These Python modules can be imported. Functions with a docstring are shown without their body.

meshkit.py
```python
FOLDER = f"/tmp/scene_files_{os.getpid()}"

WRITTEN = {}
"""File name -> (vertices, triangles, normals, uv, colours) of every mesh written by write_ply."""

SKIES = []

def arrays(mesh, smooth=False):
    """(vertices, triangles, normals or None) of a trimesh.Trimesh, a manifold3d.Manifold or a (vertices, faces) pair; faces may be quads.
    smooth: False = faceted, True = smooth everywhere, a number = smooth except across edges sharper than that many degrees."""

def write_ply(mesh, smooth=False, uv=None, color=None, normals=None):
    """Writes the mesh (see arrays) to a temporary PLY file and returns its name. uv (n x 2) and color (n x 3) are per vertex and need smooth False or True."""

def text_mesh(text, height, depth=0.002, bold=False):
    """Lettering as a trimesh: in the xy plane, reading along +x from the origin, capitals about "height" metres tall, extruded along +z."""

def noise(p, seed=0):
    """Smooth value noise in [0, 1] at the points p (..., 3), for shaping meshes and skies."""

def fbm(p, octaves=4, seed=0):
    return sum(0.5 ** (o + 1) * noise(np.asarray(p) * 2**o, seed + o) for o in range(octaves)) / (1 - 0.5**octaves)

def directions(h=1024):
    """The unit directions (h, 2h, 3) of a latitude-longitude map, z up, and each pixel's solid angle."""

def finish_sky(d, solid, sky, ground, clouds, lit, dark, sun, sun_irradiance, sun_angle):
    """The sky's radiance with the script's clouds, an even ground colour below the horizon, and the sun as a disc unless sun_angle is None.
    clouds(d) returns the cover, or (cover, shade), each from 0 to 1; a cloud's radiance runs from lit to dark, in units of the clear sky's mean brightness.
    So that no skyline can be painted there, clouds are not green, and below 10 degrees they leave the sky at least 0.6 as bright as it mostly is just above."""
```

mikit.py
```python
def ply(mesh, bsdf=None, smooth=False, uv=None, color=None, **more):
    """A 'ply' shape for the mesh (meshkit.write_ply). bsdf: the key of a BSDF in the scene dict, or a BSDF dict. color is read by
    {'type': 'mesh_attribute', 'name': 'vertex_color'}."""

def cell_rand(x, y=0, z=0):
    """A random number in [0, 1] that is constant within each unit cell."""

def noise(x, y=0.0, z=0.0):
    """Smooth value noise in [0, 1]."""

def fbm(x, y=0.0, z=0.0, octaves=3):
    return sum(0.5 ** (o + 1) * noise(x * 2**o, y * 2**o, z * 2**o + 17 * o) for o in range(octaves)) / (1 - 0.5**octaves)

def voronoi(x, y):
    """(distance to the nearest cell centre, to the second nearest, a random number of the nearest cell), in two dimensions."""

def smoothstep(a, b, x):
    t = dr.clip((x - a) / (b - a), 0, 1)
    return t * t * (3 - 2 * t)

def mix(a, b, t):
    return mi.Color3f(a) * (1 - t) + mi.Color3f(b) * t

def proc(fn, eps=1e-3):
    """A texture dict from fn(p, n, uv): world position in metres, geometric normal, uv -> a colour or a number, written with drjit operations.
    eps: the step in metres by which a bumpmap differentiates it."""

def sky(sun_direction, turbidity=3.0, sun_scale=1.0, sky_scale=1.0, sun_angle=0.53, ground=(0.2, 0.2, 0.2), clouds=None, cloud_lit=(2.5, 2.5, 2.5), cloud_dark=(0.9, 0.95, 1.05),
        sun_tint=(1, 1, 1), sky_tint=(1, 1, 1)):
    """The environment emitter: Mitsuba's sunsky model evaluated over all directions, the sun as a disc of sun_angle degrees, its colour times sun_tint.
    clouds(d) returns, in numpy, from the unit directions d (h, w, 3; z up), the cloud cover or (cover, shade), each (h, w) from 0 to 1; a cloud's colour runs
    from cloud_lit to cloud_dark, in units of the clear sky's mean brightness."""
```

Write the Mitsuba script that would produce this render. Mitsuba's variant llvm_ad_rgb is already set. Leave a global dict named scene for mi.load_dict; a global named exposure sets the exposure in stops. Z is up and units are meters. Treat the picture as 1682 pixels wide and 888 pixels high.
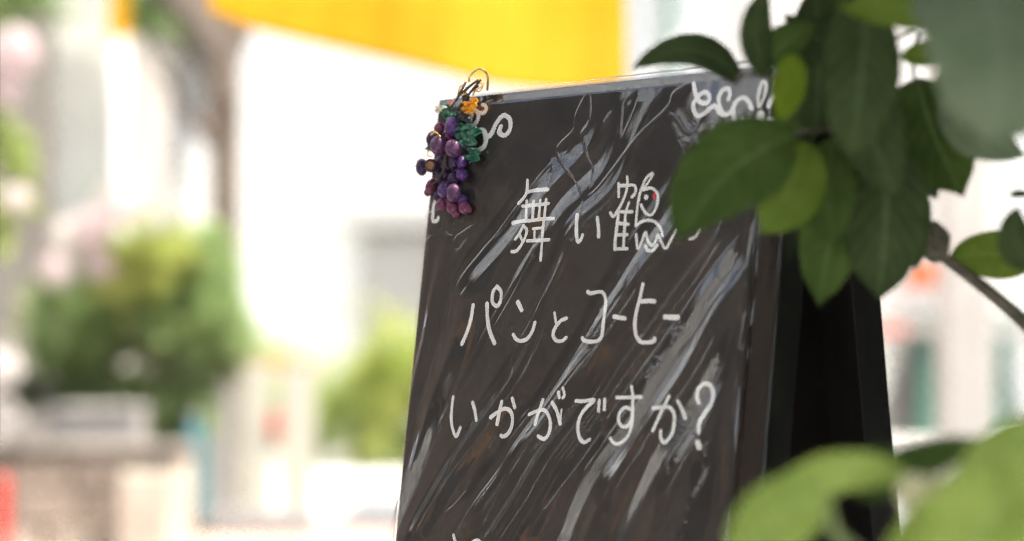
import math, random
import numpy as np, trimesh, mitsuba as mi, drjit as dr, mikit, meshkit
from shapely.geometry import LineString
from shapely.ops import unary_union
from scipy.interpolate import RBFInterpolator, CubicSpline

T = mi.ScalarTransform4f
scene, labels = {}, {}
rng = np.random.default_rng(7)
random.seed(7)

# ------------------------------------------------------------------ camera, light, exposure
PITCH = 0.02978758
CAM = np.array([0.0, 0.0, 0.78])
scene['camera'] = {'type': 'thinlens', 'fov': 24.645, 'fov_axis': 'x', 'aperture_radius': 0.0195, 'focus_distance': 2.265, 'near_clip': 0.05, 'far_clip': 3000.0,
                   'to_world': T().look_at(origin=CAM.tolist(), target=[0, math.cos(PITCH), 0.78 + math.sin(PITCH)], up=[0, 0, 1])}
exposure = 3.03


def clouds(d):
    p = d / np.maximum(d[..., 2:3], 0.06)
    q = np.stack([p[..., 0] * 0.9, p[..., 1] * 0.9, p[..., 0] * 0 + 3.1], -1)
    f = meshkit.fbm(q, 5, 3)
    cover = np.clip((f - 0.30) / 0.20, 0, 1)
    shade = np.clip((meshkit.fbm(q * 1.7 + 5, 4, 9) - 0.42) / 0.3, 0, 1)
    return cover, shade * 0.8


scene['sky'] = mikit.sky([0.45, -0.13, 0.88], turbidity=4, sun_angle=1.2, clouds=clouds, cloud_lit=(2.3, 2.3, 2.3), cloud_dark=(1.3, 1.32, 1.36), sun_tint=(.90, .96, 1.05))


# ------------------------------------------------------------------ materials
def rgb(*c):
    return {'type': 'rgb', 'value': list(c)}


def mat(name, fn=None, color=None, rough=0.6, spec=0.5, bump=None, bump_scale=0.002, eps=1e-3, **more):
    b = {'type': 'principled', 'base_color': mikit.proc(fn) if fn else rgb(*color), 'roughness': rough, 'specular': spec, **more}
    if bump:
        b = {'type': 'bumpmap', 'arbitrary': mikit.proc(bump, eps), 'scale': bump_scale, 'b': b}
    scene[name] = {'type': 'twosided', 'bsdf': b}
    return name


def tint(a, b, f, oct=3, lo=.35, hi=.65):
    def fn(p, n, uv):
        return mikit.mix(a, b, mikit.smoothstep(lo, hi, mikit.fbm(p.x * f, p.y * f, p.z * f, oct)))
    return fn


def wood(a, b, f):
    def fn(p, n, uv):
        g = mikit.fbm(p.x * f * 6, p.y * f * 6, p.z * f * .5, 4)
        return mikit.mix(a, b, mikit.smoothstep(.3, .7, g))
    return fn


mat('concrete', tint((.38, .385, .385), (.48, .485, .485), 1.3, 4), rough=.9)
mat('asphalt', tint((.045, .045, .046), (.08, .08, .08), 3, 4), rough=.9)
mat('terracotta', tint((.36, .27, .23), (.44, .34, .30), 2.5, 4), rough=.85)
mat('white_plaster', tint((.60, .615, .62), (.70, .715, .72), .5, 4), rough=.85)
mat('beige_plaster', tint((.40, .385, .37), (.47, .455, .44), 3, 4), rough=.8)
mat('grey_plaster', tint((.23, .215, .20), (.33, .31, .29), 1.6, 4), rough=.9)
mat('ledge_grey', color=(.46, .46, .46), rough=.8)
mat('brown_wood', wood((.10, .066, .044), (.18, .125, .085), 5), rough=.7)
mat('timber_wall', wood((.060, .042, .031), (.092, .066, .048), 4), rough=.75)
mat('dark_post', wood((.075, .068, .062), (.12, .11, .10), 5), rough=.7)
mat('taupe_post', wood((.19, .16, .138), (.27, .225, .195), 5), rough=.7)
mat('stone_a', tint((.36, .335, .29), (.47, .44, .385), 9, 4), rough=.9)
mat('stone_b', tint((.33, .305, .26), (.43, .40, .35), 9, 4), rough=.9)
mat('stone_c', tint((.42, .39, .335), (.52, .485, .425), 9, 4), rough=.9)
mat('mortar', color=(.38, .335, .28), rough=.95)
mat('coping', tint((.10, .09, .08), (.16, .145, .13), 8, 4), rough=.9)
mat('soil', color=(.05, .037, .027), rough=.95)
mat('white_paint', tint((.80, .81, .81), (.86, .87, .87), 6, 3), rough=.5)
mat('grey_paint', color=(.36, .37, .38), rough=.5)
mat('pale_grey', color=(.40, .395, .385), rough=.6)
mat('green_paint', tint((.035, .12, .09), (.05, .16, .12), 8, 3), rough=.4)
mat('teal_paint', tint((.04, .17, .21), (.06, .22, .27), 8, 3), rough=.4)
mat('red_paint', color=(.55, .06, .05), rough=.4)
mat('red_pale', color=(.62, .20, .17), rough=.5)
mat('orange_paint', color=(.70, .13, .008), rough=.5)
mat('warm_wood', wood((.20, .10, .045), (.30, .16, .075), 4), rough=.6)
mat('planter_grey', tint((.28, .27, .265), (.36, .35, .345), 8, 3), rough=.8)
mat('screen_white', color=(.52, .55, .48), rough=.6)
mat('screen_grey', color=(.36, .37, .36), rough=.6)
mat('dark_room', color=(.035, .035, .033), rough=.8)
mat('metal_grey', color=(.45, .45, .45), rough=.35, metallic=.9)
scene['pane_glass'] = {'type': 'thindielectric', 'int_ior': 1.5}
scene['film_plastic'] = {'type': 'thindielectric', 'int_ior': 1.47}


def thin(name, fn=None, color=None, rough=.5, trans=.9, eta=1.4):
    scene[name] = {'type': 'principledthin', 'base_color': mikit.proc(fn) if fn else rgb(*color), 'roughness': rough, 'diff_trans': trans, 'eta': eta, 'spec_trans': 0.0, 'flatness': 0.0}
    return name


thin('curtain', color=(.80, .81, .80), rough=.9, trans=.8, eta=1.1)
thin('yellow_fabric', tint((.54, .295, .018), (.62, .35, .028), 2, 3), rough=.9, trans=.85, eta=1.1)
thin('yellow_hem', color=(.56, .31, .016), rough=.9, trans=.7, eta=1.1)
thin('amber_fabric', color=(.72, .40, .03), rough=.9, trans=.7, eta=1.1)


def leaf_fn(a, b, vein):
    # uv.x along the leaf (0..1), uv.y across (-1..1)
    def fn(p, n, uv):
        t, s = uv.x, dr.abs(uv.y)
        mid = 1 - mikit.smoothstep(.02, .07, s)
        q = (t - s * .30) * 8.0
        d = dr.abs(q - dr.floor(q) - .5)
        side = (1 - mikit.smoothstep(.0, .10, d)) * .55 * mikit.smoothstep(.0, .2, 1 - s)
        blot = mikit.fbm(p.x * 55, p.y * 55, p.z * 55, 4)
        base = mikit.mix(a, b, mikit.smoothstep(.3, .7, blot))
        spots = mikit.smoothstep(.72, .80, mikit.noise(p.x * 420, p.y * 420, p.z * 420))
        base = mikit.mix(base, (b[0] * 1.5, b[1] * .9, b[2] * 1.2), spots * .35)
        return mikit.mix(base, vein, dr.maximum(mid, side) * .7)
    return fn


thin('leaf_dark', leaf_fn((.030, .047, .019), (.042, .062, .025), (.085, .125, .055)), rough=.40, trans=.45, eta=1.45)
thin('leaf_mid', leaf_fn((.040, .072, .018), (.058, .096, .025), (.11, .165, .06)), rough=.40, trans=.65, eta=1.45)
thin('leaf_lit', leaf_fn((.075, .125, .018), (.10, .155, .026), (.13, .19, .05)), rough=.42, trans=1.0, eta=1.4)  # brighter copy of the leaf colour, the lit look put into it
thin('leaf_glow', leaf_fn((.13, .21, .018), (.16, .25, .025), (.19, .27, .05)), rough=.42, trans=1.2, eta=1.4)  # brighter colour stands in for light shining through the leaf
thin('leaf_sheen', leaf_fn((.105, .145, .085), (.13, .17, .105), (.16, .20, .13)), rough=.30, trans=.6, eta=1.7)  # paler greyed colour paints in the sky sheen and flare
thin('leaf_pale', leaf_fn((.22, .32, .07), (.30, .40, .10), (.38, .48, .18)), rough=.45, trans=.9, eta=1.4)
thin('bush_green', tint((.30, .43, .18), (.40, .53, .26), 5, 2), rough=.6, trans=1.05)
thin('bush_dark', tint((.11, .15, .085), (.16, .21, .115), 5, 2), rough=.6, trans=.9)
thin('bush_lime', tint((.46, .56, .22), (.56, .64, .30), 3, 2), rough=.6, trans=1.0)
thin('bush_yellow', tint((.42, .52, .14), (.52, .58, .20), 3, 2), rough=.6, trans=1.0)
thin('petal_pink', tint((.80, .68, .72), (.86, .80, .82), 9, 2), rough=.7, trans=.7)
thin('petal_white', tint((.78, .75, .75), (.84, .82, .81), 9, 2), rough=.7, trans=.7)
thin('petal_cream', color=(.74, .72, .48), rough=.6, trans=.8)
thin('bud_yellow', color=(.42, .46, .14), rough=.5, trans=.6)
mat('bark', tint((.050, .046, .032), (.095, .085, .06), 160, 4), rough=.8, bump=lambda p, n, uv: mikit.fbm(p.x * 400, p.y * 400, p.z * 160, 3), bump_scale=.0008, eps=3e-4)
mat('green_stem', color=(.14, .19, .06), rough=.5)
mat('trunk', tint((.10, .08, .06), (.17, .14, .11), 14, 4), rough=.9)


# ------------------------------------------------------------------ helpers
def key_of(name):
    if name not in scene and name not in labels and not any(k.startswith(name + '__') for k in scene):
        return name
    i = 1
    while True:
        k = f'{name}_{i:03d}'
        if k not in scene and k not in labels and not any(q.startswith(k + '__') for q in scene):
            return k
        i += 1


def thing(name, label, cat, group=None):
    k = key_of(name)
    labels[k] = {'label': label, 'category': cat}
    if group:
        labels[k]['group'] = group
    return k


def part(parent, name, mesh, bsdf, smooth=30, label=None, kind=None, **kw):
    k = key_of(f'{parent}__{name}' if parent else name)
    scene[k] = mikit.ply(mesh, bsdf, smooth, **kw)
    if label or kind:
        labels[k] = {}
        if label:
            labels[k]['label'] = label
        if kind:
            labels[k]['kind'] = kind
    return k


def structure(name, mesh, bsdf, label):
    scene[name] = mikit.ply(mesh, bsdf, False)
    labels[name] = {'label': label, 'kind': 'structure', 'category': name.replace('_', ' ')}


def box(x0, x1, y0, y1, z0, z1, bev=0.0):
    c = np.array([(x0 + x1) / 2, (y0 + y1) / 2, (z0 + z1) / 2])
    e = np.array([x1 - x0, y1 - y0, z1 - z0])
    if bev <= 0:
        m = trimesh.creation.box(e)
    else:
        h = e / 2
        pts = []
        for sx in (-1, 1):
            for sy in (-1, 1):
                for sz in (-1, 1):
                    s = np.array([sx, sy, sz])
                    for k in range(3):
                        o = h - bev
                        o[k] = h[k]
                        pts.append(s * o)
        m = trimesh.convex.convex_hull(np.array(pts))
    m.apply_translation(c)
    return m


def cat(ms):
    return trimesh.util.concatenate(list(ms))


def tube(pts, radii, sides=10, sub=6):
    p = np.asarray(pts, float)
    r = np.broadcast_to(np.asarray(radii, float), (len(p),))
    if len(p) > 2 and sub > 1:
        s = np.r_[0, np.cumsum(np.linalg.norm(np.diff(p, axis=0), axis=1))]
        q = np.linspace(0, s[-1], (len(p) - 1) * sub + 1)
        r = np.interp(q, s, r)
        p = CubicSpline(s, p)(q)
    t = np.gradient(p, axis=0)
    t /= np.linalg.norm(t, axis=1, keepdims=True)
    a = np.cross(t[0], [0.3, 0.5, 0.8])
    rings = []
    for i in range(len(p)):
        a = a - t[i] * (a @ t[i])
        a /= np.linalg.norm(a)
        b = np.cross(t[i], a)
        ang = np.arange(sides) * 2 * np.pi / sides
        rings.append(p[i] + r[i] * (np.cos(ang)[:, None] * a + np.sin(ang)[:, None] * b))
    v = np.vstack(rings + [p[:1], p[-1:]])
    n, f = len(p), []
    for i in range(n - 1):
        for j in range(sides):
            k = (j + 1) % sides
            A, B, C, D = i * sides + j, i * sides + k, (i + 1) * sides + k, (i + 1) * sides + j
            f += [[A, B, C], [A, C, D]]
    e0, e1 = n * sides, n * sides + 1
    for j in range(sides):
        k = (j + 1) % sides
        f += [[e0, k, j], [e1, (n - 1) * sides + j, (n - 1) * sides + k]]
    return trimesh.Trimesh(v, f, process=False)


def leaf_cloud(n, centre, radii, size, seed, hollow=.35, flat=0.0):
    """n folded leaflets spread through an ellipsoid, clumped."""
    g = np.random.default_rng(seed)
    k = max(6, n // 60)
    cl = g.normal(size=(k, 3))
    cl /= np.linalg.norm(cl, axis=1, keepdims=True)
    cl *= (hollow + (1 - hollow) * g.random((k, 1)) ** .5)
    c = cl[g.integers(0, k, n)] + g.normal(size=(n, 3)) * .17
    c = np.asarray(centre) + c * np.asarray(radii)
    a = g.normal(size=(n, 3))
    a[:, 2] *= .6
    a /= np.linalg.norm(a, axis=1, keepdims=True)
    b = np.cross(a, g.normal(size=(n, 3)) + [0, 0, flat])
    b /= np.linalg.norm(b, axis=1, keepdims=True)
    nn = np.cross(a, b)
    s = size * (.6 + .8 * g.random((n, 1)))
    v = np.stack([c - a * s, c + b * s * .45 + nn * s * .12, c + a * s, c - b * s * .45 + nn * s * .12], 1).reshape(-1, 3)
    i = np.arange(n)[:, None] * 4
    f = np.vstack([i + [0, 1, 2], i + [0, 2, 3]])
    return trimesh.Trimesh(v, f, process=False)


# ------------------------------------------------------------------ the setting
structure('ground', (np.array([[-400, -400, 0], [400, -400, 0], [400, 400, 0], [-400, 400, 0.]]), np.array([[0, 1, 2], [0, 2, 3]])), 'concrete', 'pale concrete forecourt in front of the white building')
structure('lane', box(-8.6, -3.5, -60, 8.4, -.02, .004), 'asphalt', 'dark asphalt lane added unseen at the left to dim the film reflections')  # added unseen lane, keeps bright pale ground out of the film reflections
structure('paving', box(-3.2, 1.1, 3.0, 10.1, -.02, .006), 'terracotta', 'pinkish terracotta paving in front of the white slatted screen')

# white building behind the sign
b = thing('white_building', 'long overexposed white rendered building with a grey ledge, behind the sign', 'building')
part(b, 'wall', box(-1.95, 4.6, 17, 24, 0, 6.4), 'white_plaster', False)
part(b, 'ledge', box(-1.25, 3.9, 16.72, 17.02, 1.60, 1.76, .01), 'ledge_grey', False)
wf = part(b, 'window', box(-1.1, 1.6, 16.93, 17.03, .62, 1.56, .01), 'pale_grey', False)
part(wf, 'pane', box(-1.03, 1.53, 16.90, 16.926, .69, 1.49), 'pale_grey', False, label='closed pale grey roller blind of the window')
part(b, 'drainpipe', tube([(1.15, 16.92, .2), (1.15, 16.92, 6.2)], .045, 10), 'green_paint', 30, label='green drainpipe on the white wall')
part(b, 'roof', box(-2.2, 4.9, 16.6, 24.4, 6.4, 6.6, .02), 'ledge_grey', False)

# pale house between pillar and post
h = thing('pale_house', 'pale house wall with brown shutter and dark eave, between white pillar and wooden post', 'house')
part(h, 'wall', box(-4.4, -1.99, 15.2, 20, 0, 4.2), 'white_plaster', False)
part(h, 'shutter', box(-2.57, -2.40, 15.10, 15.2, 1.95, 2.42, .008), 'brown_wood', False, label='brown closed window shutter')
part(h, 'eave', box(-4.6, -1.75, 14.6, 15.3, 2.62, 2.95, .02), 'coping', False)
for i in range(3):
    part(h, 'downlight_panel', box(-2.33 + i * .01, -2.05, 15.12, 15.2, 1.0 + i * .42, 1.36 + i * .42, .006), 'white_paint', False)  # plain white panels on the wall

# grey house at the left
g = thing('grey_house', 'grey rendered house wall at the left edge of the photo, behind the shrubs', 'house')
part(g, 'wall', box(-7, -2.12, 11, 14.5, 0, 2.55), 'grey_plaster', False)
part(g, 'roof', box(-7.2, -2.08, 10.7, 14.9, 2.55, 2.7, .02), 'coping', False)
gw = part(g, 'window', box(-3.3, -2.5, 10.95, 11.03, 1.2, 2.1, .008), 'brown_wood', False)
part(gw, 'pane', box(-3.24, -2.56, 10.92, 10.945, 1.26, 2.04), 'pane_glass', False)

p_ = thing('white_pillar', 'tall white pillar left of the wooden post, above the pink flowers', 'pillar')
part(p_, 'shaft', box(-1.995, -1.725, 10.2, 10.47, .12, 3.4, .012), 'white_paint', False)
part(p_, 'base', box(-2.03, -1.69, 10.165, 10.505, 0, .12, .01), 'white_paint', False)

# stone planter wall, stone by stone
pl = thing('planter_wall', 'low tan stone planter wall with a dark coping under the green shrubs', 'wall')
part(pl, 'core', box(-3.4, -1.22, 8.66, 9.0, 0, .345), 'mortar', False)
zs = [0.0, .115, .23, .345]
k = 0
for r in range(3):
    x = -3.4 - rng.random() * .1
    while x < -1.24:
        w_ = .17 + rng.random() * .16
        x1 = min(x + w_, -1.21)
        if x1 - x > .05:
            part(pl, 'stone', box(x + .006, x1 - .006, 8.60 + rng.random() * .012, 8.68, zs[r] + .006, zs[r + 1] - .006, .012), ('stone_a', 'stone_b', 'stone_c')[int(rng.integers(3))], False)
        x = x1
        k += 1
for i in range(4):
    part(pl, 'coping_slab', box(-3.42 + i * .556, -3.42 + (i + 1) * .556 - .008, 8.57, 9.03, .345, .392, .008), 'coping', False)
part(pl, 'soil', box(-3.35, -1.25, 9.031, 9.9, 0, .33), 'soil', False)
part(pl, 'end_block', box(-1.43, -1.225, 8.50, 8.58, 0, .30, .014), 'stone_c', False, label='pale larger end stone')

gp = thing('planter_box', 'light grey planter box standing on the soil behind the stone wall', 'planter')
part(gp, 'trough', box(-1.80, -1.44, 9.06, 9.30, .33, .50, .012), 'planter_grey', False)
part(gp, 'rim', box(-1.81, -1.43, 9.05, 9.31, .50, .525, .006), 'planter_grey', False)


def shrub(name, label, clouds_, stems, cat_='shrub'):
    s = thing(name, label, cat_)
    for i, (n, c, r, sz, m, sd) in enumerate(clouds_):
        part(s, 'foliage', leaf_cloud(n, c, r, sz, sd), m, False, kind='stuff')
    for st in stems:
        part(s, 'stem', tube(st, np.linspace(.016, .006, len(st)), 7), 'trunk')
    return s


def flower_head(s, c, r, m, seed):
    g = np.random.default_rng(seed)
    n = 90
    d = g.normal(size=(n, 3))
    d /= np.linalg.norm(d, axis=1, keepdims=True)
    vs, fs = [], []
    for i in range(n):
        a = np.cross(d[i], [.2, .5, .8])
        a /= np.linalg.norm(a)
        b = np.cross(d[i], a)
        ph = g.random() * 6.28
        a, b = a * math.cos(ph) + b * math.sin(ph), b * math.cos(ph) - a * math.sin(ph)
        o = np.asarray(c) + d[i] * r * (.82 + .22 * g.random())
        q = r * .30
        vs += [o - a * q, o + b * q + d[i] * q * .25, o + a * q, o - b * q + d[i] * q * .25]
        fs += [[4 * i, 4 * i + 1, 4 * i + 2], [4 * i, 4 * i + 2, 4 * i + 3]]
    part(s, 'flower_head', trimesh.Trimesh(vs, fs, process=False), m, False)


s = shrub('green_shrub', 'bright green leafy shrub growing behind the stone wall below the wooden post', [
    (1300, (-1.40, 9.55, .95), (.30, .22, .26), .045, 'bush_green', 1), (1000, (-1.44, 9.35, 1.06), (.22, .16, .14), .045, 'bush_yellow', 2),
    (1300, (-1.19, 9.45, .80), (.13, .18, .36), .045, 'bush_green', 3), (360, (-1.38, 9.5, .66), (.30, .2, .20), .045, 'bush_dark', 4), (650, (-1.78, 9.5, .86), (.16, .18, .18), .045, 'bush_green', 5), (420, (-1.58, 9.62, .60), (.30, .10, .20), .045, 'bush_green', 8), (360, (-1.42, 9.5, .52), (.24, .15, .22), .045, 'bush_green', 7), (420, (-1.5, 9.4, .98), (.52, .3, .40), .04, 'bush_lime', 6)],
    [[(-1.3, 9.55, .3), (-1.28, 9.55, .7), (-1.25, 9.55, 1.0)], [(-1.3, 9.5, .3), (-1.4, 9.42, .75), (-1.42, 9.35, 1.1)], [(-1.25, 9.5, .3), (-1.14, 9.47, .6), (-1.12, 9.45, .85)]])
s = shrub('flowering_shrub', 'shrub with white and pale pink flower heads below the white pillar, two balls added as highlight discs', [
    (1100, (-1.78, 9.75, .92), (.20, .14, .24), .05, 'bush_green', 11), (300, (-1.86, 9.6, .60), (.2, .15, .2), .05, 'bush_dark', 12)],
    [[(-1.65, 9.6, .3), (-1.66, 9.6, .7), (-1.7, 9.55, 1.0)], [(-1.66, 9.6, .3), (-1.6, 9.5, .7), (-1.52, 9.4, 1.1)]])
for i, (c, r) in enumerate([((-1.76, 9.3, 1.18), .085), ((-1.62, 9.28, 1.08), .08), ((-1.54, 9.22, 1.32), .085), ((-1.66, 9.25, 1.22), .075), ((-1.97, 9.0, .67), .08), ((-1.97, 9.05, .48), .08), ((-1.80, 9.25, 1.06), .07)]):  # the two lowest are white balls added for blurred highlight discs
    flower_head(s, c, r, 'petal_white' if i in (4, 5, 0) else 'petal_pink', 60 + i)
s = thing('flowering_tree', 'leafy tree with pink blossom hanging in at the upper left corner', 'tree')
part(s, 'trunk', tube([(-2.75, 9.4, 0), (-2.70, 9.4, 1.2), (-2.55, 9.4, 2.0), (-2.35, 9.4, 2.5)], [.09, .075, .06, .03], 10), 'trunk')
part(s, 'branch', tube([(-2.66, 9.4, 1.5), (-2.3, 9.3, 1.95), (-1.95, 9.2, 2.1)], [.04, .028, .012], 8), 'trunk')
part(s, 'branch', tube([(-2.70, 9.4, 1.2), (-2.35, 9.3, 1.45), (-2.0, 9.1, 1.5)], [.03, .02, .01], 8), 'trunk')
part(s, 'crown', leaf_cloud(5200, (-2.35, 9.35, 2.45), (.62, .5, .48), .055, 21), 'bush_green', False, kind='stuff')
part(s, 'crown', leaf_cloud(380, (-1.98, 9.15, 1.42), (.12, .12, .30), .05, 22), 'bush_lime', False, kind='stuff')
for i, (c, r) in enumerate([((-1.93, 9.05, 1.90), .095), ((-1.98, 9.1, 1.76), .07), ((-1.92, 9.05, 1.33), .05), ((-2.15, 9.0, 2.3), .1)]):
    flower_head(s, c, r, 'petal_pink', 80 + i)
s = thing('street_tree', 'brown-trunked tree with sparse grey-green crown just left of the wooden post', 'tree')
part(s, 'trunk', tube([(-1.60, 12.6, 0), (-1.58, 12.6, .9), (-1.575, 12.6, 1.9), (-1.66, 12.6, 2.6)], [.085, .075, .066, .045], 10), 'brown_wood')
part(s, 'branch', tube([(-1.58, 12.6, 1.8), (-1.80, 12.5, 2.1), (-2.0, 12.4, 2.45)], [.035, .025, .012], 8), 'brown_wood')
part(s, 'crown', leaf_cloud(420, (-1.82, 12.5, 2.60), (.40, .3, .22), .07, 45, .2), 'bush_green', False, kind='stuff')
shrub('lime_shrub', 'pale yellow-green sunlit shrub at the foot of the white building, left of the sign', [
    (1000, (-.72, 14.4, .42), (.42, .3, .38), .06, 'bush_lime', 31), (800, (-.45, 14.2, .32), (.34, .25, .28), .06, 'bush_yellow', 32), (900, (-1.45, 14.6, .34), (.55, .3, .36), .06, 'bush_lime', 33), (500, (-.75, 14.2, .45), (.62, .3, .52), .055, 'bush_yellow', 34)],
    [[(-.7, 14.4, 0), (-.72, 14.4, .3), (-.75, 14.4, .6)], [(-.5, 14.2, 0), (-.46, 14.2, .25), (-.42, 14.2, .45)]])

# wooden post with two diagonal braces
w = thing('wooden_post', 'grey-brown wooden post with two diagonal braces beside the yellow canopy', 'post')
part(w, 'upright', box(-1.255, -1.158, 9.95, 10.05, 0, 2.02, .006), 'taupe_post', False)


def plate(pts, y0, y1):
    from shapely.geometry import Polygon
    m = trimesh.creation.extrude_polygon(Polygon(pts).buffer(-.004).buffer(.004), y1 - y0, engine='earcut')
    v = m.vertices.copy()
    m.vertices = np.stack([v[:, 0], y1 - v[:, 2], v[:, 1]], 1)
    return fixed(m)


def fixed(m):
    if m.volume < 0:
        m.invert()
    return m


def slant(x0, z0, x1, z1, wd, y0, y1):
    dx, dz = x1 - x0, z1 - z0
    l = math.hypot(dx, dz)
    m = box(-wd / 2, wd / 2, y0, y1, 0, l, .006)
    m.apply_transform(np.array([[dz / l, 0, dx / l, x0], [0, 1, 0, 0], [-dx / l, 0, dz / l, z0], [0, 0, 0, 1]]))
    return m


part(w, 'brace', plate([(-1.80, 2.5), (-1.60, 2.5), (-1.431, 2.232), (-1.249, 1.985), (-1.275, 1.946), (-1.405, 2.10)], 10.055, 10.13), 'dark_post', False, label='darker diagonal brace behind')
part(w, 'brace', plate([(-1.53, 2.45), (-1.12, 2.45), (-1.08, 2.128), (-1.158, 1.97), (-1.158, 1.80), (-1.236, 1.80), (-1.249, 1.985), (-1.431, 2.232)], 9.86, 9.945), 'taupe_post', False, label='broad taupe diagonal brace in front')

# yellow canopy
y = thing('yellow_canopy', 'bright yellow fabric canopy with a sagging lower edge above the sign', 'canopy')
ed = np.array([(-.78, 1.640), (-.66, 1.592), (-.52, 1.558), (-.36, 1.520), (-.20, 1.478), (-.05, 1.443), (.08, 1.433), (.19, 1.430), (.298, 1.432)])
cs = CubicSpline(ed[:, 0], ed[:, 1])
xs = np.linspace(-.78, .298, 60)
rows = []
for t in np.linspace(0, 1, 26):
    bulge = .10 * math.sin(math.pi * t)
    zz = cs(xs) * (1 - t) + (2.38 + .0 * xs) * t
    yy = 6.0 + .75 * t - bulge + (.010 * np.sin(xs * 13 + t * 2.5) + .004 * np.sin(xs * 47 - t * 4)) * (1.1 - .6 * t) + .03 * np.sin(xs * 8)
    rows.append(np.stack([xs * (1 + .04 * t), yy, zz], 1))
V = np.array(rows)
nr, nc = V.shape[:2]
F = []
for i in range(nr - 1):
    for j in range(nc - 1):
        a_ = i * nc + j
        F += [[a_, a_ + 1, a_ + nc + 1], [a_, a_ + nc + 1, a_ + nc]]
part(y, 'sheet', trimesh.Trimesh(V.reshape(-1, 3), F, process=False), 'yellow_fabric', True)
part(y, 'hem', tube(np.stack([xs[::3], V[0, ::3, 1], cs(xs[::3]) - .004], 1), .007, 6, 1), 'yellow_hem')
part(y, 'pole', tube([(-.85, 6.74, 2.385), (.35, 6.74, 2.385)], .018, 10), 'metal_grey')
part(y, 'cord', tube([(.298, 6.0, 1.432), (.75, 6.3, 1.9), (1.3, 7.2, 2.6)], .003, 6), 'white_paint')
part(y, 'bracket', box(-.86, -.80, 6.72, 9.86, 2.36, 2.41, .004), 'metal_grey', False)
fl = thing('yellow_banner', 'small amber banner hanging right of the top of the white pillar', 'banner')
bx = np.linspace(-1.52, -1.44, 8)
bv = np.array([[(x_, 8.8 + .008 * math.sin(9 * t + x_ * 60), 1.915 + t * .5) for x_ in bx] for t in np.linspace(0, 1, 14)])
F = []
for i in range(13):
    for j in range(7):
        a_ = i * 8 + j
        F += [[a_, a_ + 1, a_ + 9], [a_, a_ + 9, a_ + 8]]
part(fl, 'cloth', trimesh.Trimesh(bv.reshape(-1, 3), F, process=False), 'amber_fabric', True)
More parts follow.
